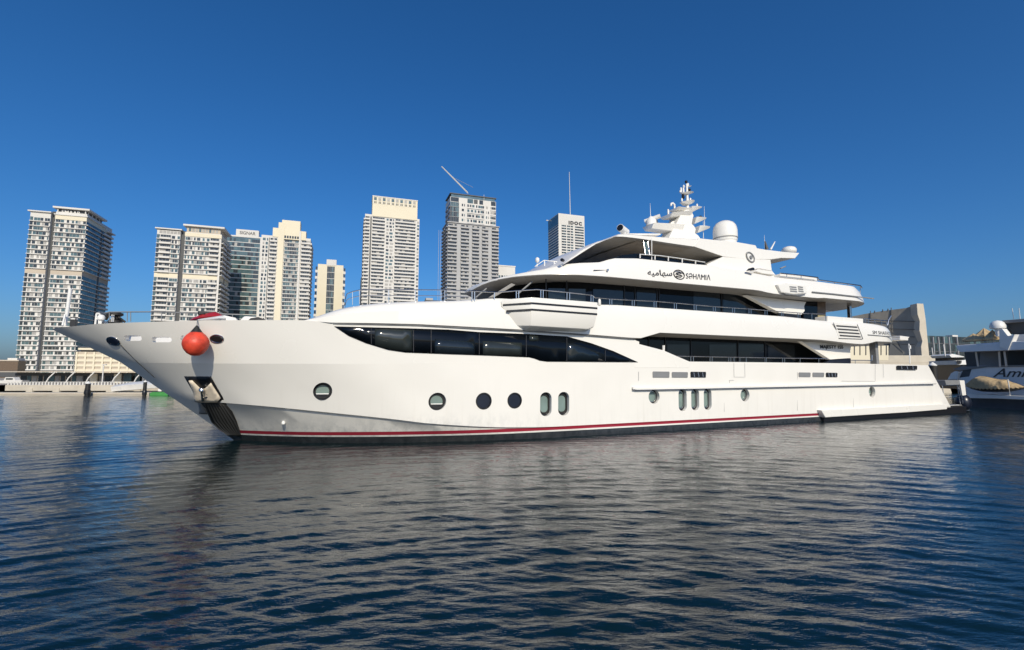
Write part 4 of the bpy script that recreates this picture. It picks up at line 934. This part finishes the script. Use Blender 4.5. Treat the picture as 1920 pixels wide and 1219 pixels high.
t = Tower('office_tower', 'white and black striped office tower with a tall spire', 1050, 1100, 620, 1030, cat='tower')
zt_ = t.z(1075, 403); w = t.w
t.box('facade', 0, w, 0, t.d, 0, zt_, TWHITE)
zz = t.z(1075, 424)
t.facade(0, zz, 54, [(.11,.29,'g'),(.32,.44,'g'),(.46,.56,'g'),(.62,.97,'g')], [(0.02,1,'g')], sidex='L', out=.35, st=1.5, glass=(1,0))
t.box('sign_panel', w*.08, w-1, -.15, .2, zz+1, zt_-2, SOFFIT); t.box('side_glazing', -.2, .2, 1, t.d, zz+1, zt_-1, BLUEG)
text('IDOC', 'sign_lettering', BLACK, t.e, (w*.38, -.3, zz+1.6), w=w*.52, h=5, bold=.07, space=1.3)
b = MB(); zs = t.z(1076, 320); b.tube([(w*.53, 6, zt_), (w*.51, 6, zs)], .55, 6, r2=.3); b.build('spire', TWHITE, t.e)
t.box('roof_arm', -4, -1, t.d-3, t.d-2, zt_-1, zt_, TWHITE)

t = Tower('parking_podium', 'cream open deck parking building at the foot of the left tower', 141, 330, 190, depth=30, cat='building')
for k in range(6):
    za, zb_ = k*1.95, k*1.95+.95
    if k < 5: t.box('deck_band', 0, t.w, 0, t.d, za+.1, zb_+.1, CREAM); t.box('louvre_band', .3, t.w-.3, .3, t.d-.3, zb_+.1, za+2.05, TBEIGE)
    else: t.box('roof_slab', .5, t.w*.16, -.6, 8, za+.8, za+1.6, CREAM); t.box('roof_room', 1, t.w*.14, .5, 7, za+.1, za+.8, TDARK)
for k in range(13): t.box('column', t.w*k/12-.3, t.w*k/12+.3, -.2, .5, 0, 9.8, CREAM)

t = Tower('low_dark_building', 'low dark flat roofed building at the left edge beyond the quay', -40, 32, 150, depth=4, cat='building')
zt_ = t.z(10, 677); t.box('facade', 0, t.w, 0, t.d, 0, zt_, TWOOD); t.box('parapet', -.2, t.w+.2, -.2, t.d, zt_, zt_+.35, TBEIGE); t.box('roof_plant', t.w*.6, t.w*.86, 2, 6, zt_+.35, zt_+1.0, TWHITE); t.box('entrance_band', 0, t.w, -.15, 0, .3, 2.2, TDARK)
t = Tower('far_low_building', 'low dark roofed building seen between two white towers', 795, 832, 300, depth=20, cat='building')
zt_ = t.z(810, 563); t.box('facade', 0, t.w, 0, t.d, 0, zt_, TDARK); t.box('roof_plant', t.w*.05, t.w*.4, 1, 5, zt_, zt_+1.5, TGREY)
# ------------------------------------------------------------------ ground, far quay and promenade
def world(px, py, D): return at(px, py, D)
b = MB(); b.face([(-2500, 62, GZ), (2500, 62, GZ), (2500, 6000, GZ), (-2500, 6000, GZ)]); gr = b.build('ground', mat('ground_paving', (.40,.36,.30), .9, noise=.2, nscale=.05)); tag(gr, kind='structure')
# quay wall with openings (left part)
DQ = 60.0
x0, x1 = world(10, 720, DQ).x, world(420, 720, DQ).x
qz = lambda y: world(100, y, DQ).z
qw = empty('quay_wall', ((x0+x1)/2, DQ, 0)); tag(qw, 'beige quay wall with dark openings below the waterfront terrace', 'quay wall')
b = MB(); b.box((0,1.2,(qz(722)+qz(733))/2), (x1-x0,2.4,qz(722)-qz(733))); b.build('wall_face', CONC2, qw, bevel=.03)
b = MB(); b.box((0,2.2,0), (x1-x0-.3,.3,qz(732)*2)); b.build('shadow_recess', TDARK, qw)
for px in (56, 106, 153, 206, 258, 310):
    b = MB(); b.box((world(px,730,DQ).x-(x0+x1)/2, .9, qz(735)/2+.1), (.8,2.0,.9)); b.build('pier_block', CONC2, qw, bevel=.02)
fl = empty('terrace_railing', ((x0+x1)/2, DQ+.2, qz(722))); tag(fl, 'pale balustrade along the top of the left quay wall', 'railing')
b = MB(); b.box((0,0,.36), (x1-x0,.08,.07)); b.build('handrail', TWHITE, fl)
for k in range(70):
    b = MB(); b.box((-(x1-x0)/2+.15+k*(x1-x0)/70, 0, .17), (.16,.06,.34)); b.build('baluster', TWHITE, fl)
# floating pontoon in front
b = MB(); xa = world(-40,740,56).x; xb = world(335,738,56).x; b.box(((xa+xb)/2,56.5,.12), (xb-xa,1.8,.30)); b.box(((xa+xb)/2,55.58,.16), (xb-xa,.06,.12), 1)
po = b.build('pontoon', [CONC2, TBEIGE], None, bevel=0); tag(po, 'long pale floating pontoon at the foot of the beige quay wall', 'pontoon')
# mooring piles
def pile(px, D, ytop, w, label, group='dark mooring piles with white caps'):
    p = world(px, 730, D); zt = world(px, ytop, D).z
    o = empty('mooring_pile', (p.x, D, 0)); tag(o, label, 'mooring pile', group)
    b = MB(); b.lathe([(w,-1),(w,zt*.55),(w*.97,zt)], (0,0,0), 14); b.build('post', RUBBER, o, smooth=40)
    b = MB(); b.lathe([(w*1.05,zt),(w*1.08,zt+w*.25),(w*.1,zt+w*1.1)], (0,0,0), 14); b.build('cap', WHITE2, o, smooth=40)
    b = MB(); b.lathe([(w*1.25,.1),(w*1.3,.3),(w*1.25,.55),(w*1.02,.6)], (0,0,0), 14); b.build('collar', BLACK, o, smooth=40)
pile(164.5, 55, 719.5, .25, 'dark mooring pile with white cap in front of the beige quay wall')
pile(271.5, 54, 716.5, .18, 'slim dark mooring pile beside the green float near the yacht stem')
pile(1752.5, 44, 686, .30, 'dark mooring pile with white cone cap behind the main yacht stern')
# green float and covered white boat
p = world(300,736,55); b = MB(); b.box((p.x+.3,55,.16), (2.0,1.2,.34)); b.box((p.x+.3,55,.36), (1.8,1.0,.06)); g = b.build('green_float', GREEN, None, bevel=.03); tag(g, 'small bright green float on the water at the pontoon end', 'float')
bt = empty('covered_boat', (world(265,725,57.5).x, 57.5, .5)); tag(bt, 'low white boat under a cover moored at the left pontoon', 'boat')
rg = []
for k in range(9):
    f = k/8; x = -3.2+6.2*f; w = .9*math.sin(math.pi*(.12+.8*f))**.6; rg.append([(x,-w*.7,-.15+.5*f),(x,-w,.35+.35*math.sin(f*2.4)),(x,0,.55+.5*math.sin(f*2.6)),(x,w,.35+.35*math.sin(f*2.4)),(x,w*.7,-.15+.5*f)])
b = MB(); b.loft(rg); b.build('boat_cover', WHITE2, bt, smooth=50)
b = MB(); b.box((0,0,-.3), (4.6,1.2,.3)); b.build('hull', TDARK, bt, bevel=.05)
b = MB(); b.tube([(2.2,0,-.1),(2.5,0,-.5)], .14, 8); b.box((2.35,0,.0), (.4,.5,.25)); b.build('outboard_motor', WHITE2, bt, bevel=.03)
# waterfront pavilion with slanted posts
DP = 70.0
pv = empty('waterfront_pavilion', (world(170,705,DP).x, DP+2, GZ)); tag(pv, 'low waterfront pavilion with slanted white posts behind the quay railing', 'building')
def pvx(px): return world(px,705,DP).x-pv.location.x
z2 = world(100,699,DP).z-GZ
b = MB(); b.box(((pvx(-30)+pvx(330))/2, 3, z2+.15), (pvx(330)-pvx(-30),6,.12)); b.build('flat_roof', TBEIGE, pv)
b = MB(); b.box(((pvx(-30)+pvx(330))/2, 4.2, z2/2), (pvx(330)-pvx(-30),3,z2)); b.build('back_wall', TBEIGE, pv)
for k in range(31):
    xx = pvx(-20+k*11.2); b = MB(); b.box((xx+.3, 2.66, .55), (.62 if k%5 else .9,.06,1.15)); b.build('shop_window', [WG1,WG2,WG3,WG1][k%4], pv)
b = MB(); b.box(((pvx(-30)+pvx(330))/2, 2.5, z2-.25), (pvx(330)-pvx(-30),.3,.4)); b.build('fascia', TDARK, pv)
for px in (74, 112, 150, 200, 242, 285):
    b = MB(); b.tube([(pvx(px-5),-.6,0),(pvx(px-2),-.4,.8),(pvx(px+4),.1,z2+.2)], .09, 6); b.build('slanted_post', TWHITE, pv)
for px, m in ((128,CREAM),(176,CREAM),(196,WG2),(218,WG2),(228,TWHITE)):
    b = MB(); b.box((pvx(px), 2.3, .7), (1.1,.2,1.4)); b.build('panel', m, pv)
# small moored launch left of the pavilion
lb = empty('small_launch', (world(22,712,66).x, 66, GZ)); tag(lb, 'small white cabin launch on the quay at the left edge', 'boat')
b = MB(); b.prism([(-1.2,-.5,.1),(1.6,-.5,.1),(2.0,-.5,.55),(-1.4,-.5,.5)], (0,1.0,0)); b.build('hull', TWHITE, lb, bevel=.04)
b = MB(); b.prism([(-.7,-.4,.5),(.9,-.4,.5),(.6,-.4,.95),(-.5,-.4,.95)], (0,.8,0)); b.build('cabin', TWHITE, lb, bevel=.03)
b = MB(); b.box((.1,-.42,.72), (.9,.04,.2)); b.build('cabin_window', WG1, lb)
lp = world(193,700,64); o = empty('lamp_post', (lp.x, 64, GZ)); tag(o, 'white lamp post standing on the terrace before the pavilion', 'lamp post')
b = MB(); b.tube([(0,0,0),(0,0,2.6)], .07, 6); b.build('post', TWHITE, o); b = MB(); b.box((.1,0,2.6), (.5,.2,.12)); b.build('lamp_head', TWHITE, o)

# ------------------------------------------------------------------ right side: quay, concrete shell, glass block
DW = 62.0
q = empty('stone_quay', (world(1700,690,DW).x, DW, 0)); tag(q, 'pale block faced quay wall behind the main yacht stern', 'quay wall')
def qx(px): return world(px,690,DW).x-q.location.x
def qzz(y): return world(1700,y,DW).z
b = MB(); b.prism([(qx(1560),0,-1),(qx(1784),0,-1),(qx(1765),0,qzz(666.5)),(qx(1560),0,qzz(666.5))], (0,8,0)); b.build('wall_face', CONC2, q, bevel=.05)
for y in (680, 693, 701, 709, 717): b = MB(); b.box(((qx(1560)+qx(1771))/2, -.01, qzz(y)), (qx(1771)-qx(1560)-.3,.03,.05)); b.build('joint', TBEIGE, q)
b = MB(); b.tube([(qx(1766),-.2,qzz(667)),(qx(1773),-.2,qzz(690))], .12, 5); b.build('ladder_rail', TWHITE, q)
DC = 74.0
c = empty('concrete_shell', (world(1690,690,DC).x, DC, GZ)); tag(c, 'grey concrete curved wall with a thick jagged end behind the stern', 'wall')
def C(px, py, d=0):
    p = world(px, py, DC+d); return (p.x-c.location.x, p.y-DC, p.z-GZ)
tp_ = [(1590,595),(1602,592.5),(1620,589),(1650,584),(1680,580),(1700,577.5),(1719,571)]
pts = [C(x, y, (1722-x)*.06) for x, y in tp_]; bt_ = [(p[0], p[1], 0) for p in pts]
b = MB(); n = len(pts)
for k in range(n-1): b.prism([bt_[k], bt_[k+1], pts[k+1], pts[k]], (.3,.9,0))
b.build('curved_wall', CONC, c, smooth=40)
b = MB(); 
for y in (603,618,632,646): b.tube([C(x, y-(1719-x)*.03+ (x-1719)*-.0, (1722-x)*.06-.05) for x in (1600,1640,1680,1715)], .05, 4)
for x, y in ((1632,588),(1671,582)): b.tube([C(x,y-5,(1722-x)*.06-.05), C(x+1,666,(1722-x)*.06-.05)], .06, 4)
for x, y in ((1640,585.6),(1655,583.3),(1665,582)): b.tube([C(x,y-3,(1722-x)*.06), C(x,y+1,(1722-x)*.06)], .08, 4)
b.build('panel_joint', TDARK, c)
b = MB(); b.prism([C(1719,569,-.6),C(1731.5,569.5,-.6),C(1733.5,583,-.6),C(1736,600,-.6),C(1742.5,668,-.6),C(1728.5,668,-.6),C(1727,650,-.6),C(1729.5,640,-.6),C(1724,620,-.6),C(1724.5,602,-.6),C(1720.5,590,-.6)], (.25,1.6,0)); b.build('thick_end', CONC2, c, bevel=.05)
b = MB(); b.prism([C(1672,634,3),C(1728,633,1),C(1728,668,1),C(1664,668,3)], (0,.4,0)); b.build('dark_doorway', TDARK, c)
t = Tower('glass_block', 'distant blue glazed building between the concrete wall and second yacht', 1722, 1935, 230, depth=30, cat='building')
zt_ = t.z(1780, 631); t.box('facade', 0, t.w, 0, t.d, 0, zt_, NAVYG)
t.facade(0, zt_, 5, [(0,1,'g')], out=.2, st=.5, slab=TDARK, glass=(.8,.2))
for px in (1749,1759,1769,1779,1794): xx = t.x(px,650); t.box('mullion_fin', xx-.18, xx+.18, -.6, 0, 0, t.z(px,632), TGREY)
t.box('roof_plant', t.x(1786,630), t.x(1796,630), 0, 3, zt_, zt_+.8, TWHITE)
# white yacht roof seen beyond
w3 = empty('distant_yacht', (world(1800,690,52).x, 52, 0)); tag(w3, 'white yacht with thin roof wing partly hidden behind the second yacht', 'yacht')
def V3(px, py, d=0):
    p = world(px, py, 52+d); return (p.x-w3.location.x, p.y-52, p.z)
def pl3(name, pts, dep, m, parent=w3, d=0, bevel=.03):
    b = MB(); b.prism([V3(x,y,d) for x, y in pts], (.5,dep,0)); return b.build(name, m, parent, bevel=bevel)
pl3('roof_wing', [(1780,666),(1786,663.5),(1808,668.5),(1808,670),(1784,670.5)], 3, WHITE2); pl3('cabin', [(1790,670),(1806,670),(1810,676),(1790,676)], 3, GLASS, d=.3)
pl3('deck', [(1792,676),(1848,673),(1848,680),(1830,684),(1794,684)], 4, WHITE2); pl3('hull', [(1800,683),(1850,682),(1850,720),(1806,730)], 4, NAVY, d=.3)
pl3('engine_hatch', [(1793,676),(1801,676),(1800,682),(1794,682)], .3, BLACK, d=-.2)
b = MB(); b.tube([V3(1769,646),V3(1772,668)], .06, 5); b.tube([V3(1747,652),V3(1749,666)], .05, 5); b.build('aerial_pole', TWHITE, w3)

ml = SH.empty('mooring_line'); tag(ml, 'thin dark line hanging from the foremost hawse hole down the bow', 'mooring line')
q0, q1 = ray_hull([TT, TH], 227, 648)[0], ray_hull([TH], 290, 708)[0]
b = MB(); b.tube([q0+Vector((.1,.0,.1)), q0+Vector((0,-.03,0)), q0.lerp(q1,.5)+Vector((0,-.05,-.02)), q1+Vector((0,-.02,0))], .012, 5); b.build('rope', LETTER, ml, smooth=60)
# ------------------------------------------------------------------ second yacht, stern towards us on the right
RX = Frame((world(1815,760,36.5).x, 36.5), math.atan2(.30,-.954))
RX.n = (-.954, -.30); RX.d = (.30, -.954)
am = empty('motor_yacht', (RX.O[0], RX.O[1], 0), math.atan2(RX.d[1], RX.d[0])); tag(am, 'grey shaded motor yacht with dark script name cut off at the right edge', 'yacht')
# local: X along d (towards the bow), port normal is n = -Y
def A2_(px, py, t=0):
    r = ray(px, py); k = (t+RX.n[0]*RX.O[0]+RX.n[1]*RX.O[1])/(RX.n[0]*r[0]+RX.n[1]*r[1])
    x, y = r[0]*k-RX.O[0], r[1]*k-RX.O[1]; return Vector((x*RX.d[0]+y*RX.d[1], -t, CAMH+r[2]*k))
def pA(name, pts, t, th, m, parent=None, bevel=.02):
    P3 = [A2_(x, y, t)+Vector((0, 0, 0)) for x, y in pts]
    for (x, y), p in zip(pts, P3):       # the forward part runs on beyond the frame
        if x == 1925: p.x += 15; 
    b = MB(); b.prism(P3, (0, th, 0)); return b.build(name, m, parent or am, bevel=bevel)
pA('hull', [(1815,742),(1870,744),(1925,745.5),(1925,775),(1818,768)], -.05, 5, mat('dark_hull', (.06,.07,.085), .25, coat=.4, noise=.1))
pA('swim_platform', [(1812,738.5),(1870,741),(1925,744.5),(1925,750.5),(1870,747.5),(1816,746.5)], .5, 4, WHITE2)
pA('transom', [(1787,712),(1800,697),(1835,686),(1925,684),(1925,744),(1812,740),(1808,714)], -.9, 4, HULLGREY)
pA('wing_panel', [(1776,712),(1783,700),(1790,696),(1797,697.5),(1794,712)], -.6, .3, WHITE2)
pA('recess', [(1799,708),(1808,688),(1823,687.5),(1817,706)], -.88, .1, TDARK)
pA('deck_edge', [(1786,692),(1800,688),(1870,685),(1925,684),(1925,686.5),(1850,688.5),(1800,695)], -.8, .4, GREY)
nm2 = A2_(1862,707,-.88); nm3 = A2_(1935,706.5,-.88)
text('Amira', 'name_lettering', LETTER, am, (nm2[0], .87, nm2[2]), w=(nm3[0]-nm2[0])*1.25, h=A2_(1862,691,-.88)[2]-nm2[2], rot=(R(90),0,0), shear=.45, bold=.008)
pA('sun_deck', [(1792,650),(1795,647.5),(1876,641.5),(1925,640),(1925,656),(1876,657.5),(1800,660.5),(1795,656)], .2, 4.5, HULLGREY, bevel=.04)
pA('saloon', [(1808,660),(1925,655),(1925,685),(1812,687)], -1.6, 2, TDARK)
pA('grey_cabin_side', [(1838,660),(1876,657),(1876,686),(1836,687)], -1.5, .2, GREY)
pA('saloon_door', [(1889,657),(1925,656),(1925,685),(1889,686)], -1.45, .1, BLACK)
for x0, x1 in ((1829.5,1834),(1883,1887),(1873,1875.5)):
    b = MB(); b.tube([A2_(x0,659,-.3), A2_(x1,687,-.6)], .06, 6); b.build('deck_pillar', SOFFIT, am, smooth=50)
pA('fashion_plate', [(1873,619),(1879,616),(1890,630),(1903,627),(1897,640),(1890,657),(1885,655),(1874,650)], .26, .5, WHITE2)
pA('upper_roof', [(1878,601),(1925,597),(1925,604),(1884,606)], -.8, 4, GREY)
pA('upper_windows', [(1884,606),(1925,604),(1925,628),(1900,629)], -1.2, 3, TDARK)
pA('upper_coaming', [(1895,628),(1925,627),(1925,642),(1895,642)], -1.0, 3, WHITE2)
b = MB(); p = A2_(1870.5,612.5,-.6); rr2 = (A2_(1886,612,-.6)[0]-A2_(1856,612,-.6)[0])/2*.98
b.lathe([(.55*rr2,-.45*rr2),(.6*rr2,-.35*rr2),(.98*rr2,-.3*rr2),(rr2,-.1*rr2),(.98*rr2,.2*rr2),(.8*rr2,.62*rr2),(.5*rr2,.88*rr2),(.05*rr2,rr2)], p, 28); b.build('satellite_dome', WHITE2, am, smooth=50)
b = MB(); b.lathe([(.3*rr2,-1.6*rr2),(.4*rr2,-.42*rr2)], p, 14); b.build('dome_pedestal', WHITE2, am, smooth=50)
for x0, x1 in ((1897.5,1901),(1910.5,1912.5)):
    b = MB(); b.tube([A2_(x1,598,-1.5), A2_(x0,578,-1.5)], .025, 4); b.build('whip_aerial', WHITE2, am)
# tan parasols standing on its sun deck: each a thing
def parasol(px, ytop, yedge, x0, x1, t, label, rumple=0):
    p = A2_(px, yedge, t); M = Matrix.Translation((RX.O[0], RX.O[1], 0)) @ Matrix.Rotation(math.atan2(RX.d[1], RX.d[0]), 4, 'Z')
    wp = M @ p; o = empty('parasol', (wp.x, wp.y, A2_(px, 645, t)[2])); tag(o, label, 'parasol', 'tan parasols on the second yacht')
    zl = p[2]-o.location.z; zt = A2_(px, ytop, t)[2]-o.location.z; rad = (A2_(x1,yedge,t)-A2_(x0,yedge,t)).length*.62
    b = MB(); n = 8; ringv = [(rad*math.cos(a), rad*math.sin(a), zl+.06*math.sin(5*a)*rumple) for a in [2*math.pi*k/n for k in range(n)]]
    for k in range(n):
        a_, c_ = Vector(ringv[k]), Vector(ringv[(k+1)%n]); md = (a_+c_)/2*.97; tpv = Vector((0,0,zt)); mid = Vector((md.x*.5, md.y*.5, zl+(zt-zl)*(.42)))
        b.face([a_, md, mid]); b.face([md, c_, mid]); b.face([a_, mid, tpv]); b.face([mid, c_, tpv])
        b.face([a_, c_, c_+Vector((0,0,-.12)), a_+Vector((0,0,-.12))])
    b.build('canopy', CANVAS, o)
    b = MB(); b.tube([(0,0,-.4),(0,0,zt)], .03, 6); b.build('pole', SOFFIT, o)
parasol(1826,625,637,1807,1840,-1.0,'tan parasol at the aft end of the second yacht sun deck')
parasol(1846,615,630,1828,1862,-2.6,'rumpled bright tan parasol behind the two nearer parasols',1)
parasol(1862,618,634.5,1846,1874,-1.0,'shaded tan parasol beside the white dome of the second yacht')
parasol(1891,611,623,1876,1907,-2.0,'pale tan parasol right of the white dome')
# covered tender resting on the swim platform
tdx = empty('covered_tender', (RX.O[0], RX.O[1], 0), math.atan2(RX.d[1], RX.d[0])); tag(tdx, 'small tender under a draped tan cover on the second yacht platform', 'boat')
prof = [(1817,717,724),(1824,711,726),(1837,705,728),(1848,705.5,729),(1862,708.5,729),(1876,711,729),(1888,712.5,729),(1893,714,729),(1905,719,728),(1918,725,727)]
rg = []; px_ = [q[0] for q in prof]
for j in range(46):
    x = 1817+101*j/45; yt = float(np.interp(x, px_, [q[1] for q in prof])); yb = float(np.interp(x, px_, [q[2] for q in prof]))+1.2*math.sin(j*1.9)
    a_, c_ = A2_(x, yb, .25), A2_(x, yt, .25); w = .75*math.sin(math.pi*(.15+.7*j/45)); ring = []
    for q in range(9):
        f = q/8; fold = .045*math.sin(j*.33+q*1.15+1.5*math.sin(j*.2))*math.sin(math.pi*f)
        if f < .5: y_, z_ = a_.y-w*(1-.35*(f*2)**2)-fold, a_.z+(c_.z-a_.z)*(f*2)**.8
        else: y_, z_ = a_.y+w*(1-.8*(1-(f-.5)*2))+fold, c_.z+(a_.z-c_.z)*((f-.5)*2)**1.3
        ring.append((a_.x, y_, z_+fold*.6))
    rg.append(ring)
b = MB(); b.loft(rg); b.build('canvas_cover', CANVAS, tdx, smooth=60)
rg = []
for i, (x, yt, yb) in enumerate(prof):
    a_, c_ = A2_(x, yb+6*math.sin(math.pi*(.1+.75*i/9)), .25), A2_(x, yb, .25); w = .7*math.sin(math.pi*(.15+.7*i/9))
    rg.append([(a_.x, a_.y-w*.4, a_.z),(c_.x, c_.y-w, c_.z+.01),(c_.x, c_.y+w, c_.z+.01),(a_.x, a_.y+w*.4, a_.z)])
b = MB(); b.loft(rg); b.build('hull', RUBBER, tdx, smooth=50)
b = MB(); b.tube([A2_(1889.5,711,1.0), A2_(1892,725,1.0), A2_(1893.5,742,.9)], .04, 6); b.build('davit_strap', SOFFIT, tdx)
# round black fender between the two sterns
o = empty('round_fender', tuple(world(1806,757,33.2))); tag(o, 'black round fender hanging between the two yacht sterns', 'fender')
b = MB(); b.lathe([(.05,-.55),(.26,-.48),(.42,-.25),(.46,0),(.40,.28),(.22,.5),(.06,.6)], (0,0,.1), 20); b.build('ball', NAVY, o, smooth=50); b = MB(); b.tube([(0,0,.65),(-.1,.3,1.3)], .02, 5); b.build('rope', GREY, o)

for t_ in Tower.all: t_.finish()
# ------------------------------------------------------------------ water: one sheet with real waves
rr = [1.2]
while rr[-1] < 140: rr.append(rr[-1]*1.0056)
while rr[-1] < 7000: rr.append(rr[-1]*1.12)
NA = 760; aa = np.linspace(R(-105), R(105), NA); rr = np.array(rr)
RRm, AA = np.meshgrid(rr, aa, indexing='ij'); X = RRm*np.sin(AA); Yv = RRm*np.cos(AA)
Z = np.zeros_like(X); dr = np.maximum(RRm*.0056, RRm*R(210)/NA)
for i in range(110):
    lam = float(np.exp(rng.uniform(np.log(.12), np.log(.80)))) if i > 9 else rng.uniform(1.2, 2.8)
    k = 2*np.pi/lam; amp = .0027*lam**.75*rng.uniform(.5,1.2)*(.4 if i <= 9 else 1)
    att = np.clip((lam/(dr*3.0))-.6, 0, 1)
    wob = .35*np.sin(X*.21*rng.uniform(.5,2.5)+rng.uniform(0,6))+.35*np.sin(Yv*.17*rng.uniform(.5,2.5)+rng.uniform(0,6))
    if i % 4:      # ripples running out from the near quay
        d_ = np.hypot(X-rng.normal(1, 3), Yv+rng.uniform(3, 10))
    else:
        th = R(90)+rng.normal(0, .45); d_ = X*np.cos(th)+Yv*np.sin(th)
    ph = k*d_+rng.uniform(0,6.28)+wob*3
    gust = .8+.45*np.sin(X*rng.uniform(.1,.4)+Yv*rng.uniform(-.3,.3)+i)+.45*np.sin(X*rng.uniform(-.3,.3)+Yv*rng.uniform(.1,.5)+2*i)
    Z += amp*att*(np.sin(ph)+.32*np.cos(2*ph))*np.clip(gust, .1, 2)
nr = len(rr)
co = np.stack([X, Yv, Z], -1).reshape(-1, 3).astype(np.float32)
ii, jj = np.meshgrid(np.arange(nr-1), np.arange(NA-1), indexing='ij'); v0 = (ii*NA+jj).ravel()
quad = np.stack([v0, v0+1, v0+NA+1, v0+NA], -1)[:, ::-1].astype(np.int32)
me = bpy.data.meshes.new('water'); me.vertices.add(len(co)); me.vertices.foreach_set('co', co.ravel())
me.loops.add(quad.size); me.loops.foreach_set('vertex_index', quad.ravel()); me.polygons.add(len(quad))
me.polygons.foreach_set('loop_start', np.arange(0, quad.size, 4, dtype=np.int32)); me.polygons.foreach_set('loop_total', np.full(len(quad), 4, dtype=np.int32))
me.update(calc_edges=True); me.shade_smooth()
wm = bpy.data.materials.new('sea_water'); wm.use_nodes = True; nt = wm.node_tree; bs = nt.nodes['Principled BSDF']
bs.inputs['Base Color'].default_value = (.0015,.011,.014,1); bs.inputs['Roughness'].default_value = .025; bs.inputs['IOR'].default_value = 1.62
geo = nt.nodes.new('ShaderNodeNewGeometry'); prev = None
for sc_, st_, ds, stretch in ((1.6,.30,.05,(1,2.8,1)),(4.6,.42,.032,(1,2.8,1)),(12,.22,.006,(1,2.2,1))):
    mp = nt.nodes.new('ShaderNodeMapping'); mp.inputs['Scale'].default_value = stretch; mp.inputs['Rotation'].default_value = (0,0,R(-12)); nt.links.new(geo.outputs['Position'], mp.inputs[0])
    n = nt.nodes.new('ShaderNodeTexNoise'); n.inputs['Scale'].default_value = sc_; n.inputs['Detail'].default_value = 4; n.inputs['Roughness'].default_value = .55; nt.links.new(mp.outputs[0], n.inputs['Vector'])
    bp2 = nt.nodes.new('ShaderNodeBump'); bp2.inputs['Strength'].default_value = st_; bp2.inputs['Distance'].default_value = ds; nt.links.new(n.outputs[0], bp2.inputs['Height'])
    if prev: nt.links.new(prev.outputs[0], bp2.inputs['Normal'])
    prev = bp2
nt.links.new(prev.outputs[0], bs.inputs['Normal']); me.materials.append(wm)
wo = bpy.data.objects.new('water', me); COL.objects.link(wo); tag(wo, kind='structure')
